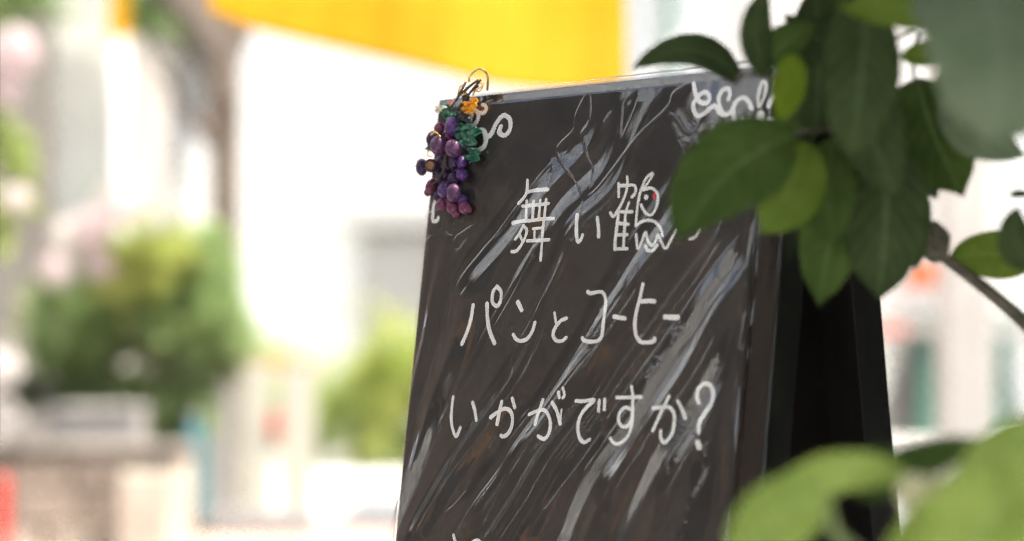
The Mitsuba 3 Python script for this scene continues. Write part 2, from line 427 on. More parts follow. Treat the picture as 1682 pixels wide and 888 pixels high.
part(fl, 'rod', tube([(-1.54, 8.8, 2.42), (-1.42, 8.8, 2.42)], .008, 8), 'metal_grey')

# white panel screen, teal canister, red post
sc = thing('panel_screen', 'white standing screen of three upright panels on a grey base', 'screen')
part(sc, 'panel', box(-1.225, -1.118, 9.38, 9.41, .11, .615, .005), 'screen_grey', False)
part(sc, 'panel', box(-1.080, -.962, 9.38, 9.41, .11, .68, .005), 'screen_white', False)
part(sc, 'panel', box(-.928, -.790, 9.38, 9.41, .11, .665, .005), 'screen_white', False)
part(sc, 'base', box(-1.25, -.775, 9.33, 9.46, .02, .105, .008), 'grey_paint', False)
part(sc, 'rail', box(-1.085, -.785, 9.415, 9.44, .655, .69, .004), 'red_pale', False, label='faded pinkish top rail')
part(sc, 'tag', box(-.968, -.925, 9.365, 9.378, .395, .49, .003), 'red_paint', False, label='small red tag between the panels')
for x_ in (-1.2, -1.1, -.95, -.82):
    part(sc, 'foot', box(x_ - .012, x_ + .012, 9.32, 9.47, 0, .02), 'grey_paint', False)
tc = thing('teal_canister', 'slim teal canister standing between the stone wall and the white screen', 'canister')
prof = np.array([(0, .0), (.045, 0), (.05, .01), (.05, .30), (.044, .34), (.022, .37), (.022, .40), (0, .40)])
m = trimesh.creation.revolve(prof, sections=20)
m.apply_translation((-1.262, 9.30, .07))
part(tc, 'body', m, 'teal_paint', 40)
m = trimesh.creation.cylinder(.024, .03, sections=16)
m.apply_translation((-1.262, 9.30, .485))
part(tc, 'cap', m, 'grey_paint', 40)
m = trimesh.creation.cylinder(.06, .07, sections=16)
m.apply_translation((-1.262, 9.30, .0355))
part(tc, 'stand', m, 'dark_post', 40)
rp = thing('red_post', 'red post at the very left edge beside the stone wall', 'post')
part(rp, 'pole', tube([(-1.802, 8.3, 0), (-1.802, 8.3, .27)], .028, 12, 1), 'red_paint')
m = trimesh.creation.icosphere(2, .029)
m.apply_translation((-1.802, 8.3, .275))
part(rp, 'cap', m, 'red_paint', True)

# shopfront at the right
sf = thing('shop_front', 'white shop front with green window frames and tied white curtains, right of the sign', 'shop')
part(sf, 'wall', box(.95, 4.4, 9.06, 9.5, .88, 3.4), 'white_plaster', False)
part(sf, 'parapet', box(.95, 4.4, 9.06, 9.5, 0, .36), 'white_plaster', False)
part(sf, 'sill', box(.95, 4.4, 8.95, 9.3, .362, .40, .006), 'white_paint', False)
part(sf, 'side_wall', box(.951, 1.05, 9.503, 11.3, 0, 3.4), 'white_plaster', False)
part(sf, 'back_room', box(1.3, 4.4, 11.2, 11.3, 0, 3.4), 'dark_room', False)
part(sf, 'lintel', box(.95, 1.66, 9.02, 9.058, .80, .845, .004), 'pale_grey', False)
part(sf, 'lintel', box(1.86, 4.4, 9.02, 9.058, .80, .845, .004), 'beige_plaster', False)
part(sf, 'sign_strip', box(1.0, 1.52, 8.985, 9.018, .80, .835, .003), 'red_pale', False, label='thin pale red strip')
for x0, x1 in ((1.568, 1.634), (1.858, 1.925), (2.9, 2.94)):
    part(sf, 'window_frame', box(x0, x1, 9.055, 9.12, .402, .878, .004), 'green_paint', False)
for x0, x1 in ((.96, 1.565), (1.637, 1.855), (1.928, 2.898), (2.942, 4.4)):
    part(sf, 'pane', box(x0, x1, 9.09, 9.096, .40, .88), 'pane_glass', False)


def curtain(xtop, xbot, z0, z1, y0, seed):
    n, m_ = 40, 24
    V = []
    for t in np.linspace(0, 1, m_):
        a_, b_ = xtop[0] * (1 - t) + xbot[0] * t, xtop[1] + (xbot[1] - xtop[1]) * (t ** 1.6)
        u = np.linspace(0, 1, n)
        V.append(np.stack([a_ + (b_ - a_) * u, y0 + .018 * np.sin(u * 34 + seed) + 0 * u, np.full(n, z1 + (z0 - z1) * t)], 1))
    V = np.array(V)
    F = []
    for i in range(m_ - 1):
        for j in range(n - 1):
            q = i * n + j
            F += [[q, q + 1, q + n + 1], [q, q + n + 1, q + n]]
    return trimesh.Trimesh(V.reshape(-1, 3), F, process=False)


part(sf, 'curtain', curtain((1.15, 1.57), (1.15, 1.39), .42, .95, 9.2, 0), 'curtain', True)
part(sf, 'curtain', curtain((1.60, 1.87), (1.62, 1.87), .40, .95, 9.2, 2), 'curtain', True)
part(sf, 'curtain', curtain((2.75, 1.915), (2.75, 2.02), .40, .95, 9.2, 4), 'curtain', True)
pr = thing('white_pillar', 'beige-white square pillar in front of the green-framed shop windows at the right', 'pillar')
part(pr, 'shaft', box(1.568, 1.752, 8.5, 8.7, .1, 3.2, .012), 'beige_plaster', False)
part(pr, 'base', box(1.535, 1.785, 8.465, 8.735, 0, .1, .01), 'beige_plaster', False)
op = thing('orange_plate', 'small orange plate fixed to the white shop wall, just below the leaf bud', 'plate')
part(op, 'plate', box(1.53, 1.68, 9.035, 9.056, .995, 1.085, .003), 'orange_paint', False)
part(op, 'screw', box(1.594, 1.606, 9.028, 9.034, 1.03, 1.042, .001), 'metal_grey', False)

# unseen timber house added at the left for the plastic film to mirror
th_ = thing('timber_house', 'unseen dark brown timber boarded house added at the left for the film to mirror', 'house')
part(th_, 'wall', box(-13, -9.0, -7, 12.5, 0, 3.9), 'timber_wall', False)
part(th_, 'wing', box(-8.99, 3, -10, -7.05, 0, 3.88), 'timber_wall', False)  # added wing, keeps bright ground and sky out of the film
part(th_, 'roof', box(-13.3, -8.7, -7.4, 12.9, 3.9, 4.02, .02), 'coping', False)
for i in range(4):
    wdw = part(th_, 'window', box(-9.02, -8.96, -5.4 + i * 4.4, -2.6 + i * 4.4, .7, 2.1, .01), 'warm_wood', False)
    part(wdw, 'pane', box(-8.959, -8.95, -5.3 + i * 4.4, -3.7 + i * 4.4, .8, 2.0), 'dark_room', False)
s = thing('shade_tree', 'large unseen leafy tree added to shade the sign and the pavement by it', 'tree')  # added unseen tree, cuts the light on the sign and nearby ground
part(s, 'trunk', tube([(-2.6, -.9, 0), (-2.45, -.8, 1.4), (-1.8, -.2, 2.4), (-.9, .6, 3.0)], [.14, .11, .08, .04], 12), 'trunk')
part(s, 'crown', leaf_cloud(5500, (1.14, 1.60, 2.45), (.62, .46, .35), .07, 73), 'bush_dark', False, kind='stuff', label='added lower bough keeping sun off the upper right leaves')
part(s, 'branch', tube([(-1.8, -.2, 2.4), (-.6, .9, 2.55), (.5, 1.5, 2.5), (1.1, 1.6, 2.45)], [.06, .045, .03, .015], 10), 'trunk')
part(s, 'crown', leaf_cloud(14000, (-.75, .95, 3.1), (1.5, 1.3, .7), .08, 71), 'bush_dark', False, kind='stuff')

# ------------------------------------------------------------------ the sign
P0 = np.array([-0.07480519, 2.39371823, 1.02657075])
WD = np.array([0.71383458, -0.70031435, 0.0])
DN = np.array([-0.09458511, -0.09641116, -0.9908373])
NN = np.array([-0.69389758, -0.70729393, 0.13506093])
BW, BH = 0.45684, 1.02


def bd(uvh, off=0.0):
    q = np.asarray(uvh, float)
    return P0 + q[..., 0:1] * WD + q[..., 1:2] * DN + (q[..., 2:3] + off) * NN


def on_board(m):
    """mesh in (u right, v down, h out) metres -> world"""
    m = m.copy()
    m.vertices = bd(m.vertices)
    m.invert()
    return m


mat('board_black', tint((.010, .0092, .0086), (.017, .0155, .0145), 26, 4), rough=.55, spec=.4)
mat('frame_black', wood((.0035, .0034, .0033), (.006, .0057, .0054), 14), rough=.5, spec=.12)
mat('back_board', tint((.003, .0024, .002), (.006, .0045, .0036), 20, 3), rough=.7, spec=.15)


def chalk(p, n, uv):
    f = mikit.fbm(p.x * 900, p.y * 900, p.z * 900, 3)
    return mikit.mix((.68, .675, .665), (.78, .775, .765), mikit.smoothstep(.25, .6, f))


mat('white_marker', chalk, rough=.7)
mat('red_marker', color=(.62, .03, .06), rough=.6)

S = thing('chalkboard_sign', 'black folding sidewalk chalkboard wrapped in wrinkled clear plastic, with white handwriting', 'sign')
TH = .040
part(S, 'stile', on_board(box(0, .027, 0, BH, -TH, -.0122, .0025)), 'frame_black', False)
part(S, 'stile', on_board(box(BW - .027, BW, 0, BH, -TH, 0, .0025)), 'frame_black', False)
part(S, 'top_rail', on_board(box(.0275, BW - .0275, 0, .027, -TH, -.0125, .0025)), 'frame_black', False)
part(S, 'bottom_rail', on_board(box(.0275, BW - .0275, BH - .18, BH - .15, -TH, -.0003, .0025)), 'frame_black', False)
part(S, 'board', on_board(box(.0005, BW - .031, .0005, BH - .1805, -.012, 0, .0012)), 'board_black', False)
# rear leaf of the A-frame
NB = np.array([math.sin(.77583777) * math.cos(.13547495), math.cos(.77583777) * math.cos(.13547495), .13506])
DB = np.array([math.sin(.77583777) * math.sin(.13547495), math.cos(.77583777) * math.sin(.13547495), -.9908373])


def rear(m):
    m = m.copy()
    q = m.vertices
    # h measured outwards (away from the camera) from the inner face
    m.vertices = P0 + np.array([math.sin(.77583777), math.cos(.77583777), 0]) * .056 + q[:, 0:1] * WD + q[:, 1:2] * DB + q[:, 2:3] * NB
    return m


def fixed(m):
    if m.volume < 0:
        m.invert()
    return m


part(S, 'rear_stile', fixed(rear(box(0, .040, .004, BH, 0, .043, .001))), 'frame_black', False)
part(S, 'rear_stile', fixed(rear(box(BW - .040, BW, .004, BH, 0, .043, .001))), 'frame_black', False)
part(S, 'rear_top_rail', fixed(rear(box(.0405, BW - .0405, .004, .044, .001, .042, .0025))), 'frame_black', False)
part(S, 'rear_bottom_rail', fixed(rear(box(.0405, BW - .0405, BH - .2, BH - .16, .001, .042, .0025))), 'frame_black', False)
part(S, 'rear_board', fixed(rear(box(.041, BW - .041, .0445, BH - .2005, .016, .024))), 'back_board', False)
for u0 in (.07, BW - .12):
    hm = box(u0, u0 + .05, .004, .03, -TH - .0195, -TH - .0005, .002)
    part(S, 'hinge', on_board(hm), 'metal_grey', False)
stay = [bd(np.array([BW - .010, .72, -.045])), rear(box(BW - .012, BW - .010, .72, .722, -.004, -.002)).vertices.mean(0)]
part(S, 'stay', tube(stay, .0035, 8), 'metal_grey')


def smooth_line(p, n=10):
    p = np.asarray(p, float)
    if len(p) < 3:
        return p
    s = np.r_[0, np.cumsum(np.linalg.norm(np.diff(p, axis=0), axis=1))]
    keep = np.r_[True, np.diff(s) > 1e-6]
    p, s = p[keep], s[keep]
    # centripetal Catmull-Rom keeps hand corners tight
    out = []
    q = np.vstack([2 * p[0] - p[1], p, 2 * p[-1] - p[-2]])
    for i in range(1, len(q) - 2):
        a, b, c, d = q[i - 1:i + 3]
        for t in np.linspace(0, 1, n, endpoint=False):
            out.append(.5 * ((2 * b) + (-a + c) * t + (2 * a - 5 * b + 4 * c - d) * t * t + (-a + 3 * b - 3 * c + d) * t ** 3))
    out.append(p[-1])
    return np.array(out)


LETTERS = {"c1": [[[[138.7, 91.2], [139.4, 101.1], [136.8, 107.5], [129.4, 113.7]], 3.71], [[[140.2, 102.8], [153.1, 101.5], [167.9, 101.5]], 3.68], [[[135.0, 116.7], [152.1, 116.3], [170.4, 115.4]], 3.3], [[[140.3, 111.5], [141.8, 130.6]], 3.06], [[[149.8, 112.4], [150.6, 129.8]], 3.3], [[[158.6, 111.7], [158.9, 129.0]], 3.16], [[[166.5, 111.5], [166.3, 126.1], [165.8, 139.0], [166.4, 151.9], [166.6, 171.4]], 3.15], [[[124.4, 133.0], [134.8, 131.6], [149.6, 131.4], [164.2, 130.3], [178.9, 130.6]], 3.68], [[[139.0, 135.9], [134.8, 143.3], [129.6, 149.2]], 3.19], [[[139.1, 136.4], [144.2, 140.9], [142.3, 149.0], [136.7, 157.5], [131.9, 161.2], [126.4, 161.4]], 3.19], [[[135.3, 145.0], [139.0, 150.5]], 3.06], [[[152.5, 139.6], [163.9, 139.1]], 3.16], [[[154.4, 139.7], [155.8, 150.5]], 2.78], [[[146.0, 151.3], [159.6, 151.4], [175.7, 151.1]], 3.53]], "c2": [[[[209.6, 128.2], [209.6, 136.2], [210.9, 146.9], [213.8, 154.4], [217.5, 151.9], [219.1, 147.7]], 3.82], [[[235.9, 131.9], [238.6, 141.5], [240.0, 150.4]], 3.89]], "c3": [[[[269.2, 94.1], [270.4, 101.3], [269.4, 109.6], [265.6, 118.8], [260.4, 127.0], [256.1, 131.5], [251.9, 127.4]], 2.89], [[[259.3, 100.2], [260.8, 112.9]], 3.14], [[[259.5, 102.3], [269.9, 102.3], [278.8, 102.7], [281.7, 107.0], [280.5, 111.3], [277.4, 113.8]], 3.12], [[[274.6, 118.7], [272.5, 124.3], [271.6, 128.5]], 2.64], [[[265.3, 127.2], [279.5, 127.9]], 3.12], [[[262.5, 127.1], [262.0, 140.6], [261.5, 153.1], [262.0, 163.6]], 3.37], [[[271.2, 127.4], [271.7, 138.9], [272.1, 150.4], [272.8, 161.8]], 3.11], [[[263.8, 138.1], [276.7, 139.6]], 3.12], [[[263.1, 149.2], [276.8, 149.5]], 3.11], [[[262.6, 162.6], [278.1, 162.8]], 3.35], [[[300.0, 92.3], [293.7, 96.1], [289.8, 103.2], [286.8, 112.4], [285.5, 124.8], [285.7, 141.5]], 2.86], [[[301.5, 93.2], [298.0, 98.4], [293.9, 103.4], [290.8, 105.9]], 2.38], [[[291.0, 107.4], [300.3, 106.3], [307.5, 110.2], [310.2, 116.6], [308.6, 125.8], [303.2, 131.8], [297.0, 130.0], [292.3, 125.1], [289.9, 121.4]], 3.08], [[[295.2, 114.5], [295.6, 115.5]], 4.99], [[[285.7, 141.5], [293.1, 137.6], [301.1, 136.6], [310.1, 139.2], [316.9, 145.6], [319.6, 151.9]], 2.83], [[[287.1, 149.8], [288.5, 156.0], [290.7, 163.3], [294.2, 158.3], [298.4, 148.1], [301.9, 155.4], [307.9, 160.7], [312.0, 155.7], [314.1, 150.7], [318.2, 156.9], [324.3, 163.8], [328.9, 158.3], [334.9, 147.2]], 2.82], [[[299.9, 161.0], [303.1, 165.2], [309.7, 164.9], [314.5, 159.9]], 3.06], [[[352.9, 156.0], [359.2, 154.1], [364.3, 147.7]], 2.29]], "red": [[[[304.9, 112.4], [305.6, 116.2]], 3.07]], "c4": [[[[79.9, 213.9], [78.5, 228.8], [74.3, 242.2], [69.2, 252.5]], 4.33], [[[99.2, 212.9], [101.8, 227.0], [106.9, 240.3], [115.1, 251.9]], 4.49], [[[110.8, 195.5], [117.1, 201.1], [117.4, 210.1], [112.8, 215.2], [106.2, 210.4], [106.0, 200.9], [110.8, 195.5]], 3.71]], "c5": [[[[141.6, 211.8], [147.8, 219.6]], 4.64], [[[139.6, 243.5], [144.0, 247.9], [150.7, 249.6], [158.2, 247.5], [164.3, 240.5], [167.0, 231.6]], 3.95]], "c6": [[[[191.6, 222.3], [195.0, 232.3]], 3.24], [[[207.9, 227.7], [200.5, 230.4], [193.9, 237.8], [192.8, 244.3], [197.8, 249.3], [205.3, 249.3], [210.2, 246.1]], 3.76]], "c7": [[[[232.5, 202.7], [236.3, 204.2], [249.6, 203.0], [255.0, 207.6], [256.7, 216.3], [255.9, 229.9], [255.2, 244.3], [250.4, 249.3], [240.7, 250.2], [233.2, 248.9], [230.7, 246.3]], 3.58]], "c8": [[[[268.7, 226.5], [275.5, 227.7], [282.7, 228.5]], 4.36]], "c9": [[[[300.9, 196.6], [298.4, 210.4], [295.7, 222.9], [295.2, 233.7], [298.2, 244.4], [304.2, 250.2], [313.6, 250.8], [320.6, 249.3], [320.6, 246.9]], 3.89], [[[301.2, 212.7], [309.2, 212.3], [317.1, 212.9]], 4.5]], "c10": [[[[330.8, 227.2], [338.7, 227.9], [346.7, 227.8]], 4.63]], "c11": [[[[64.5, 305.4], [64.1, 316.6], [65.0, 328.1], [68.4, 337.5], [73.8, 344.4], [76.9, 340.1], [78.9, 335.3]], 3.63], [[[92.5, 310.6], [96.6, 317.9], [100.0, 327.7]], 3.59]], "c12": [[[[119.4, 324.4], [125.5, 320.5], [136.6, 315.6], [144.6, 317.3], [149.1, 324.2], [148.7, 333.5], [144.4, 340.1], [138.9, 342.6], [135.4, 341.3]], 3.85], [[[132.4, 308.7], [130.5, 319.0], [128.9, 331.2]], 4.08], [[[146.3, 305.5], [150.9, 314.4]], 3.72]], "c13": [[[[170.7, 320.5], [180.5, 317.0], [190.4, 315.9], [196.8, 321.3], [200.0, 329.4], [198.9, 337.6], [193.9, 343.1], [187.4, 341.6], [185.0, 340.5]], 3.54], [[[187.3, 306.1], [183.1, 317.9], [179.6, 329.9]], 3.55], [[[199.8, 308.6], [206.8, 316.5], [212.7, 328.3]], 3.73], [[[212.5, 327.3], [212.6, 314.5]], 1.91], [[[206.4, 298.4], [208.3, 303.8]], 3.41], [[[211.7, 294.3], [214.6, 300.8], [212.5, 303.9]], 3.19]], "c14": [[[[229.9, 306.2], [239.1, 306.4], [252.9, 305.0], [244.6, 311.7], [237.7, 320.0], [235.4, 330.9], [239.1, 340.7], [245.1, 344.8], [252.2, 341.8]], 3.56], [[[259.6, 305.3], [259.7, 315.9]], 3.32], [[[266.1, 304.1], [267.0, 314.0]], 3.52]], "c15": [[[[281.0, 302.1], [295.0, 302.0], [310.4, 301.2]], 3.68], [[[297.9, 291.9], [301.1, 301.8], [301.8, 315.0], [302.2, 328.3], [298.1, 338.1], [289.4, 344.5], [282.2, 344.1], [277.6, 340.3]], 3.27], [[[300.8, 313.3], [292.5, 311.2], [286.1, 317.1], [286.5, 325.1], [292.3, 329.2], [299.1, 326.6], [301.9, 320.3]], 3.37]], "c16": [[[[326.2, 311.4], [334.4, 310.4], [344.6, 309.7], [351.5, 314.8], [353.1, 324.4], [350.9, 334.8], [343.7, 341.8], [338.7, 337.8], [337.9, 331.0]], 3.29], [[[344.1, 300.0], [338.0, 311.6], [332.4, 323.1], [328.2, 332.0]], 3.4], [[[355.1, 304.1], [361.3, 312.0], [365.3, 319.3]], 3.66]], "c17": [[[[379.8, 304.9], [376.9, 300.5], [377.6, 293.5], [383.9, 288.0], [391.3, 289.5], [395.6, 296.7], [393.8, 306.2], [386.9, 315.8], [382.4, 323.6], [382.3, 332.2]], 3.91], [[[382.1, 340.6], [384.9, 345.2]], 5.65]], "scroll1": [[[[341.3, 10.2], [343.6, 17.4], [348.5, 26.2], [355.3, 29.8], [361.0, 28.7], [361.4, 23.3], [356.1, 19.5], [350.0, 21.7], [344.2, 27.5], [343.4, 33.6], [348.7, 40.9], [356.4, 39.9], [362.7, 35.7], [369.3, 33.5], [375.8, 40.5], [382.8, 42.5], [389.1, 39.1], [393.1, 31.8], [400.3, 27.9], [407.3, 31.3], [412.3, 38.8]], 4.33], [[[384.3, 28.1], [385.7, 22.9], [382.1, 17.8], [376.5, 19.5], [372.7, 24.9], [374.0, 31.9], [378.7, 39.9], [382.7, 42.1]], 3.96], [[[390.7, 36.2], [392.1, 44.6], [395.2, 51.7], [398.4, 54.9], [401.9, 52.1], [402.3, 46.9]], 4.43]], "flower": [[[[420.2, 37.5], [418.6, 29.9], [420.9, 16.8], [424.4, 15.2], [426.7, 19.2], [425.8, 28.1], [421.5, 36.9]], 3.37], [[[422.9, 46.0], [423.3, 52.0]], 10.09], [[[431.4, 37.6], [434.0, 31.8], [437.9, 28.3]], 5.02], [[[432.5, 48.9], [439.2, 50.8], [444.3, 54.9]], 3.67], [[[423.7, 57.7], [424.8, 61.9]], 2.85], [[[444.5, 48.2], [451.6, 45.7]], 3.82]], "curl": [[[[12.5, 104.1], [9.0, 109.4], [8.7, 119.6], [9.5, 125.6], [12.8, 127.5], [16.8, 125.8], [17.6, 123.2]], 3.65]], "scrollA": [[[[53.1, 31.4], [59.7, 27.2], [60.8, 20.0], [55.0, 15.2], [49.7, 17.8], [51.7, 21.2]], 4.78], [[[59.9, 17.7], [67.5, 19.0], [71.3, 15.6], [69.2, 11.4], [65.0, 10.4]], 3.89], [[[66.3, 56.8], [73.4, 53.6], [75.4, 45.5], [70.7, 37.4], [64.8, 36.3]], 5.17], [[[73.8, 44.9], [81.9, 41.4], [87.5, 30.9], [96.9, 23.4], [106.3, 28.5], [107.6, 38.5], [100.9, 44.0], [93.0, 40.3], [94.7, 34.6]], 5.12]], "c18": [[[[84.0, 440.9], [86.7, 445.8], [89.5, 451.3], [92.8, 456.7]], 3.53], [[[110.3, 445.8], [115.0, 443.6], [119.5, 443.9], [123.4, 447.1], [123.1, 452.0]], 3.48]]}
for nm, strokes in LETTERS.items():
    polys = []
    g_ = np.random.default_rng(abs(sum(map(ord, nm))))
    for pts, wd in strokes:
        p = smooth_line(np.array(pts) / 1000)
        wd = wd / 1000 * .97
        # uneven marker pressure: discs of varying size along the stroke
        s = np.r_[0, np.cumsum(np.linalg.norm(np.diff(p, axis=0), axis=1))]
        q = np.arange(0, s[-1] + 1e-9, .0006)
        P = np.stack([np.interp(q, s, p[:, 0]), np.interp(q, s, p[:, 1])], 1)
        o = g_.random() * 50
        wv = .90 + .26 * meshkit.noise(np.stack([q * 110 + o, q * 0, q * 0], 1), 3)
        from shapely.geometry import Point
        segs = [LineString(P[i:i + 2]).buffer(wd / 2 * wv[i], 6) for i in range(len(P) - 1)] or [Point(P[0]).buffer(wd / 2, 10)]
        polys.append(unary_union(segs))
    sh = unary_union(polys).simplify(.00006)
    ms = []
    for g1 in getattr(sh, 'geoms', [sh]):
        m = trimesh.creation.extrude_polygon(g1, .0005, engine='earcut')
        m.apply_translation((0, 0, .0001))
        ms.append(m)
    name = 'red_dot' if nm == 'red' else ('letter' if nm[0] == 'c' and nm[1:].isdigit() else {'flower': 'drawn_flower', 'curl': 'drawn_scroll'}.get(nm, 'drawn_scroll'))
    part(S, name, on_board(cat(ms)), 'red_marker' if nm == 'red' else 'white_marker', False)

# ------------------------------------------------------------------ the plastic film: one wrinkled sheet with folds where they run
CREASES, FAN = [["ridge", 0.35, 1.0, [[209.5, 10.6], [199.1, 30.2], [197.0, 45.6], [178.9, 61.3], [185.7, 76.7], [202.6, 90.7], [219.6, 112.2]]], ["ridge", 0.35, 1.0, [[215.8, 11.1], [217.8, 33.9], [213.4, 55.6], [220.3, 73.2], [227.4, 86.6], [224.9, 110.6]]], ["ridge", 0.35, 1.0, [[348.7, 6.2], [322.1, 17.3], [314.8, 31.2], [290.6, 49.3], [271.7, 68.5], [238.9, 103.6], [225.1, 112.4]]], ["ridge", 0.35, 1.0, [[276.4, 11.0], [261.0, 23.3], [259.0, 45.5], [261.9, 56.8], [270.0, 41.5], [277.0, 22.7], [276.4, 11.0]]], ["ridge", 0.35, 1.0, [[315.4, 36.5], [324.8, 41.1], [340.4, 56.5], [351.9, 55.5], [361.6, 38.0]]], ["ridge", 0.35, 1.0, [[352.3, 59.0], [357.7, 68.4], [376.5, 69.5]]], ["ridge", 0.35, 1.0, [[150.1, 97.7], [172.1, 77.7], [174.9, 93.5], [171.9, 108.3]]], ["ridge", 0.35, 1.0, [[220.6, 114.0], [215.8, 145.6], [206.0, 155.9]]], ["ridge", 0.35, 1.0, [[163.8, 82.7], [132.8, 116.9], [106.5, 145.6], [87.6, 163.4], [59.3, 195.2], [49.2, 247.2], [37.0, 272.3], [34.4, 297.4], [16.5, 338.8], [12.8, 404.8], [8.7, 449.3]]], ["ridge", 0.35, 1.0, [[164.7, 153.5], [142.7, 185.8], [132.1, 200.0], [109.8, 232.8], [89.2, 268.3], [78.8, 285.9], [62.7, 324.3], [46.0, 359.8], [30.2, 396.7], [13.7, 447.2]]], ["ridge", 0.35, 1.0, [[206.2, 157.6], [188.4, 193.8], [173.9, 224.8], [152.5, 260.9], [148.3, 285.1], [115.9, 321.3], [86.0, 362.0], [64.9, 413.1], [58.8, 431.4]]], ["ridge", 0.35, 1.0, [[397.0, 155.3], [373.6, 188.1], [333.5, 235.6], [284.4, 297.8], [262.4, 329.4], [232.0, 364.4]]], ["ridge", 0.35, 1.0, [[414.3, 154.2], [382.4, 190.4], [355.0, 226.8], [304.4, 290.1], [274.1, 331.9]]], ["ridge", 0.35, 1.0, [[432.7, 165.2], [397.7, 207.8], [374.4, 240.7], [317.3, 298.9]]], ["ridge", 0.35, 1.0, [[435.1, 169.1], [408.9, 208.0], [394.3, 254.5], [369.7, 294.8], [334.3, 338.6], [290.6, 407.0]]], ["ridge", 0.35, 1.0, [[-6.3, 150.9], [4.1, 148.1], [15.5, 140.3]]], ["ridge", 0.35, 1.0, [[74.1, 133.0], [51.4, 144.5], [48.8, 150.6], [55.1, 158.8], [73.7, 136.6]]], ["ridge", 0.35, 1.0, [[31.9, 137.1], [37.9, 142.2], [42.6, 144.3], [32.5, 147.7]]], ["ridge", 0.35, 1.0, [[87.1, 115.6], [83.5, 126.5], [88.3, 137.1]]], ["ridge", 0.35, 1.0, [[10.7, 125.1], [2.7, 119.8], [22.8, 116.2]]], ["ridge", 0.35, 1.0, [[279.8, 328.9], [248.1, 369.5], [211.2, 416.7], [202.2, 438.9]]], ["ridge", 0.35, 1.0, [[315.2, 300.1], [276.5, 351.6], [237.0, 404.0]]], ["ridge", 0.35, 1.0, [[107.5, 395.1], [92.0, 411.2], [74.7, 422.2]]], ["ridge", 0.35, 1.0, [[139.8, 332.5], [119.8, 368.6], [107.1, 398.6]]], ["ridge", 0.35, 1.0, [[264.2, 249.6], [223.5, 295.8], [189.9, 342.8], [163.1, 384.4], [136.7, 432.4]]], ["ridge", 0.35, 1.0, [[253.4, 255.3], [215.6, 296.0], [181.5, 340.2]]], ["ridge", 0.35, 1.0, [[303.4, 198.6], [270.8, 241.0], [237.6, 284.1]]], ["ridge", 0.35, 1.0, [[284.7, 198.3], [251.7, 241.0], [224.5, 272.7]]], ["blister", 0.8, 4.0, [[301.5, 19.3]]], ["blister", 0.8, 4.0, [[184.9, 95.7]]], ["blister", 0.8, 4.0, [[240.3, 37.8]]], ["blister", 0.8, 4.0, [[212.3, 46.6]]], ["blister", 0.8, 4.0, [[69.4, 205.1]]]], [[0, [[-7.0, 451.0], [-3.0, 391.0], [8.0, 250.0], [18.0, 163.0], [34.0, 107.0], [49.0, 71.0]]], [1, [[9.0, 449.0], [34.0, 297.0], [59.0, 195.0], [112.0, 141.0], [164.0, 83.0], [207.0, 37.0]]], [1.7, [[14.0, 447.0], [46.0, 360.0], [79.0, 286.0], [132.0, 200.0], [165.0, 153.0], [236.0, 81.0]]], [2.5, [[37.0, 449.0], [86.0, 362.0], [148.0, 285.0], [188.0, 194.0], [220.0, 139.0], [280.0, 66.0]]], [3.3, [[84.0, 446.0], [136.0, 368.0], [178.0, 314.0], [232.0, 238.0], [264.0, 186.0], [329.0, 97.0]]], [4.3, [[130.0, 443.0], [187.0, 355.0], [264.0, 250.0], [303.0, 199.0], [361.0, 127.0]]], [5.3, [[186.0, 440.0], [232.0, 364.0], [284.0, 298.0], [334.0, 236.0], [397.0, 155.0]]], [6, [[241.0, 437.0], [308.0, 324.0], [357.0, 249.0], [415.0, 165.0]]], [7, [[293.0, 424.0], [334.0, 339.0], [378.0, 283.0], [410.0, 217.0], [441.0, 157.0]]], [8.2, [[352.0, 430.0], [392.0, 348.0], [420.0, 282.0], [457.0, 206.0]]], [9.5, [[408.0, 427.0], [435.0, 357.0], [455.0, 292.0]]]]
su = np.r_[np.arange(-.022, .012, .0007), np.arange(.012, .448, .00055), np.arange(.448, .478, .0007)]
sv = np.r_[np.arange(-.026, .012, .0007), np.arange(.012, .47, .00055), np.linspace(.4712, 1.0, 120)]
Ug, Vg = np.meshgrid(su, sv)
fp = np.vstack([np.array(p) for s_, p in FAN])
fs_ = np.concatenate([[s_] * len(p) for s_, p in FAN])
rb = RBFInterpolator(fp / 100, fs_, smoothing=.02)
coarse_u, coarse_v = np.linspace(-.03, .49, 60), np.linspace(-.03, 1.0, 110)
CU, CV = np.meshgrid(coarse_u, coarse_v)
sc_ = rb(np.stack([CU.ravel() * 10, np.minimum(CV.ravel(), .5) * 10], 1)).reshape(CU.shape)
from scipy.interpolate import RectBivariateSpline
Sg = RectBivariateSpline(coarse_v, coarse_u, sc_).ev(Vg.ravel(), Ug.ravel()).reshape(Ug.shape)
Tg = (Vg - .75 * Ug) * 1000 / 100   # along the folds, in decimetres

def facets(s, t, mean_w, amp, seed, stretch, lo=-6., hi=18.):
    g_ = np.random.default_rng(seed)
    knots = [lo]
    while knots[-1] < hi:
        knots.append(knots[-1] + mean_w * (.35 + 1.3 * g_.random()))
    knots = np.array(knots)
    s = s + .05 * mean_w * (meshkit.noise(np.stack([s * 0, t * stretch * 1.5, s * .7], -1), seed + 5) - .5) * 2
    i = np.clip(np.searchsorted(knots, s) - 1, 0, len(knots) - 2)
    x = (s - knots[i]) / (knots[i + 1] - knots[i])

    def kh(i):
        ph = meshkit.noise(np.stack([i * 7.31, t * stretch, t * 0], -1), seed)
        base = ((i * 2654435761) % 1000) / 1000.0
        return (.55 * ph + .45 * np.where(i % 2 == 0, base, 1 - base * .6)) * amp
    x = x * x * (3 - 2 * x) * .08 + x * .92
    return kh(i) * (1 - x) + kh(i + 1) * x


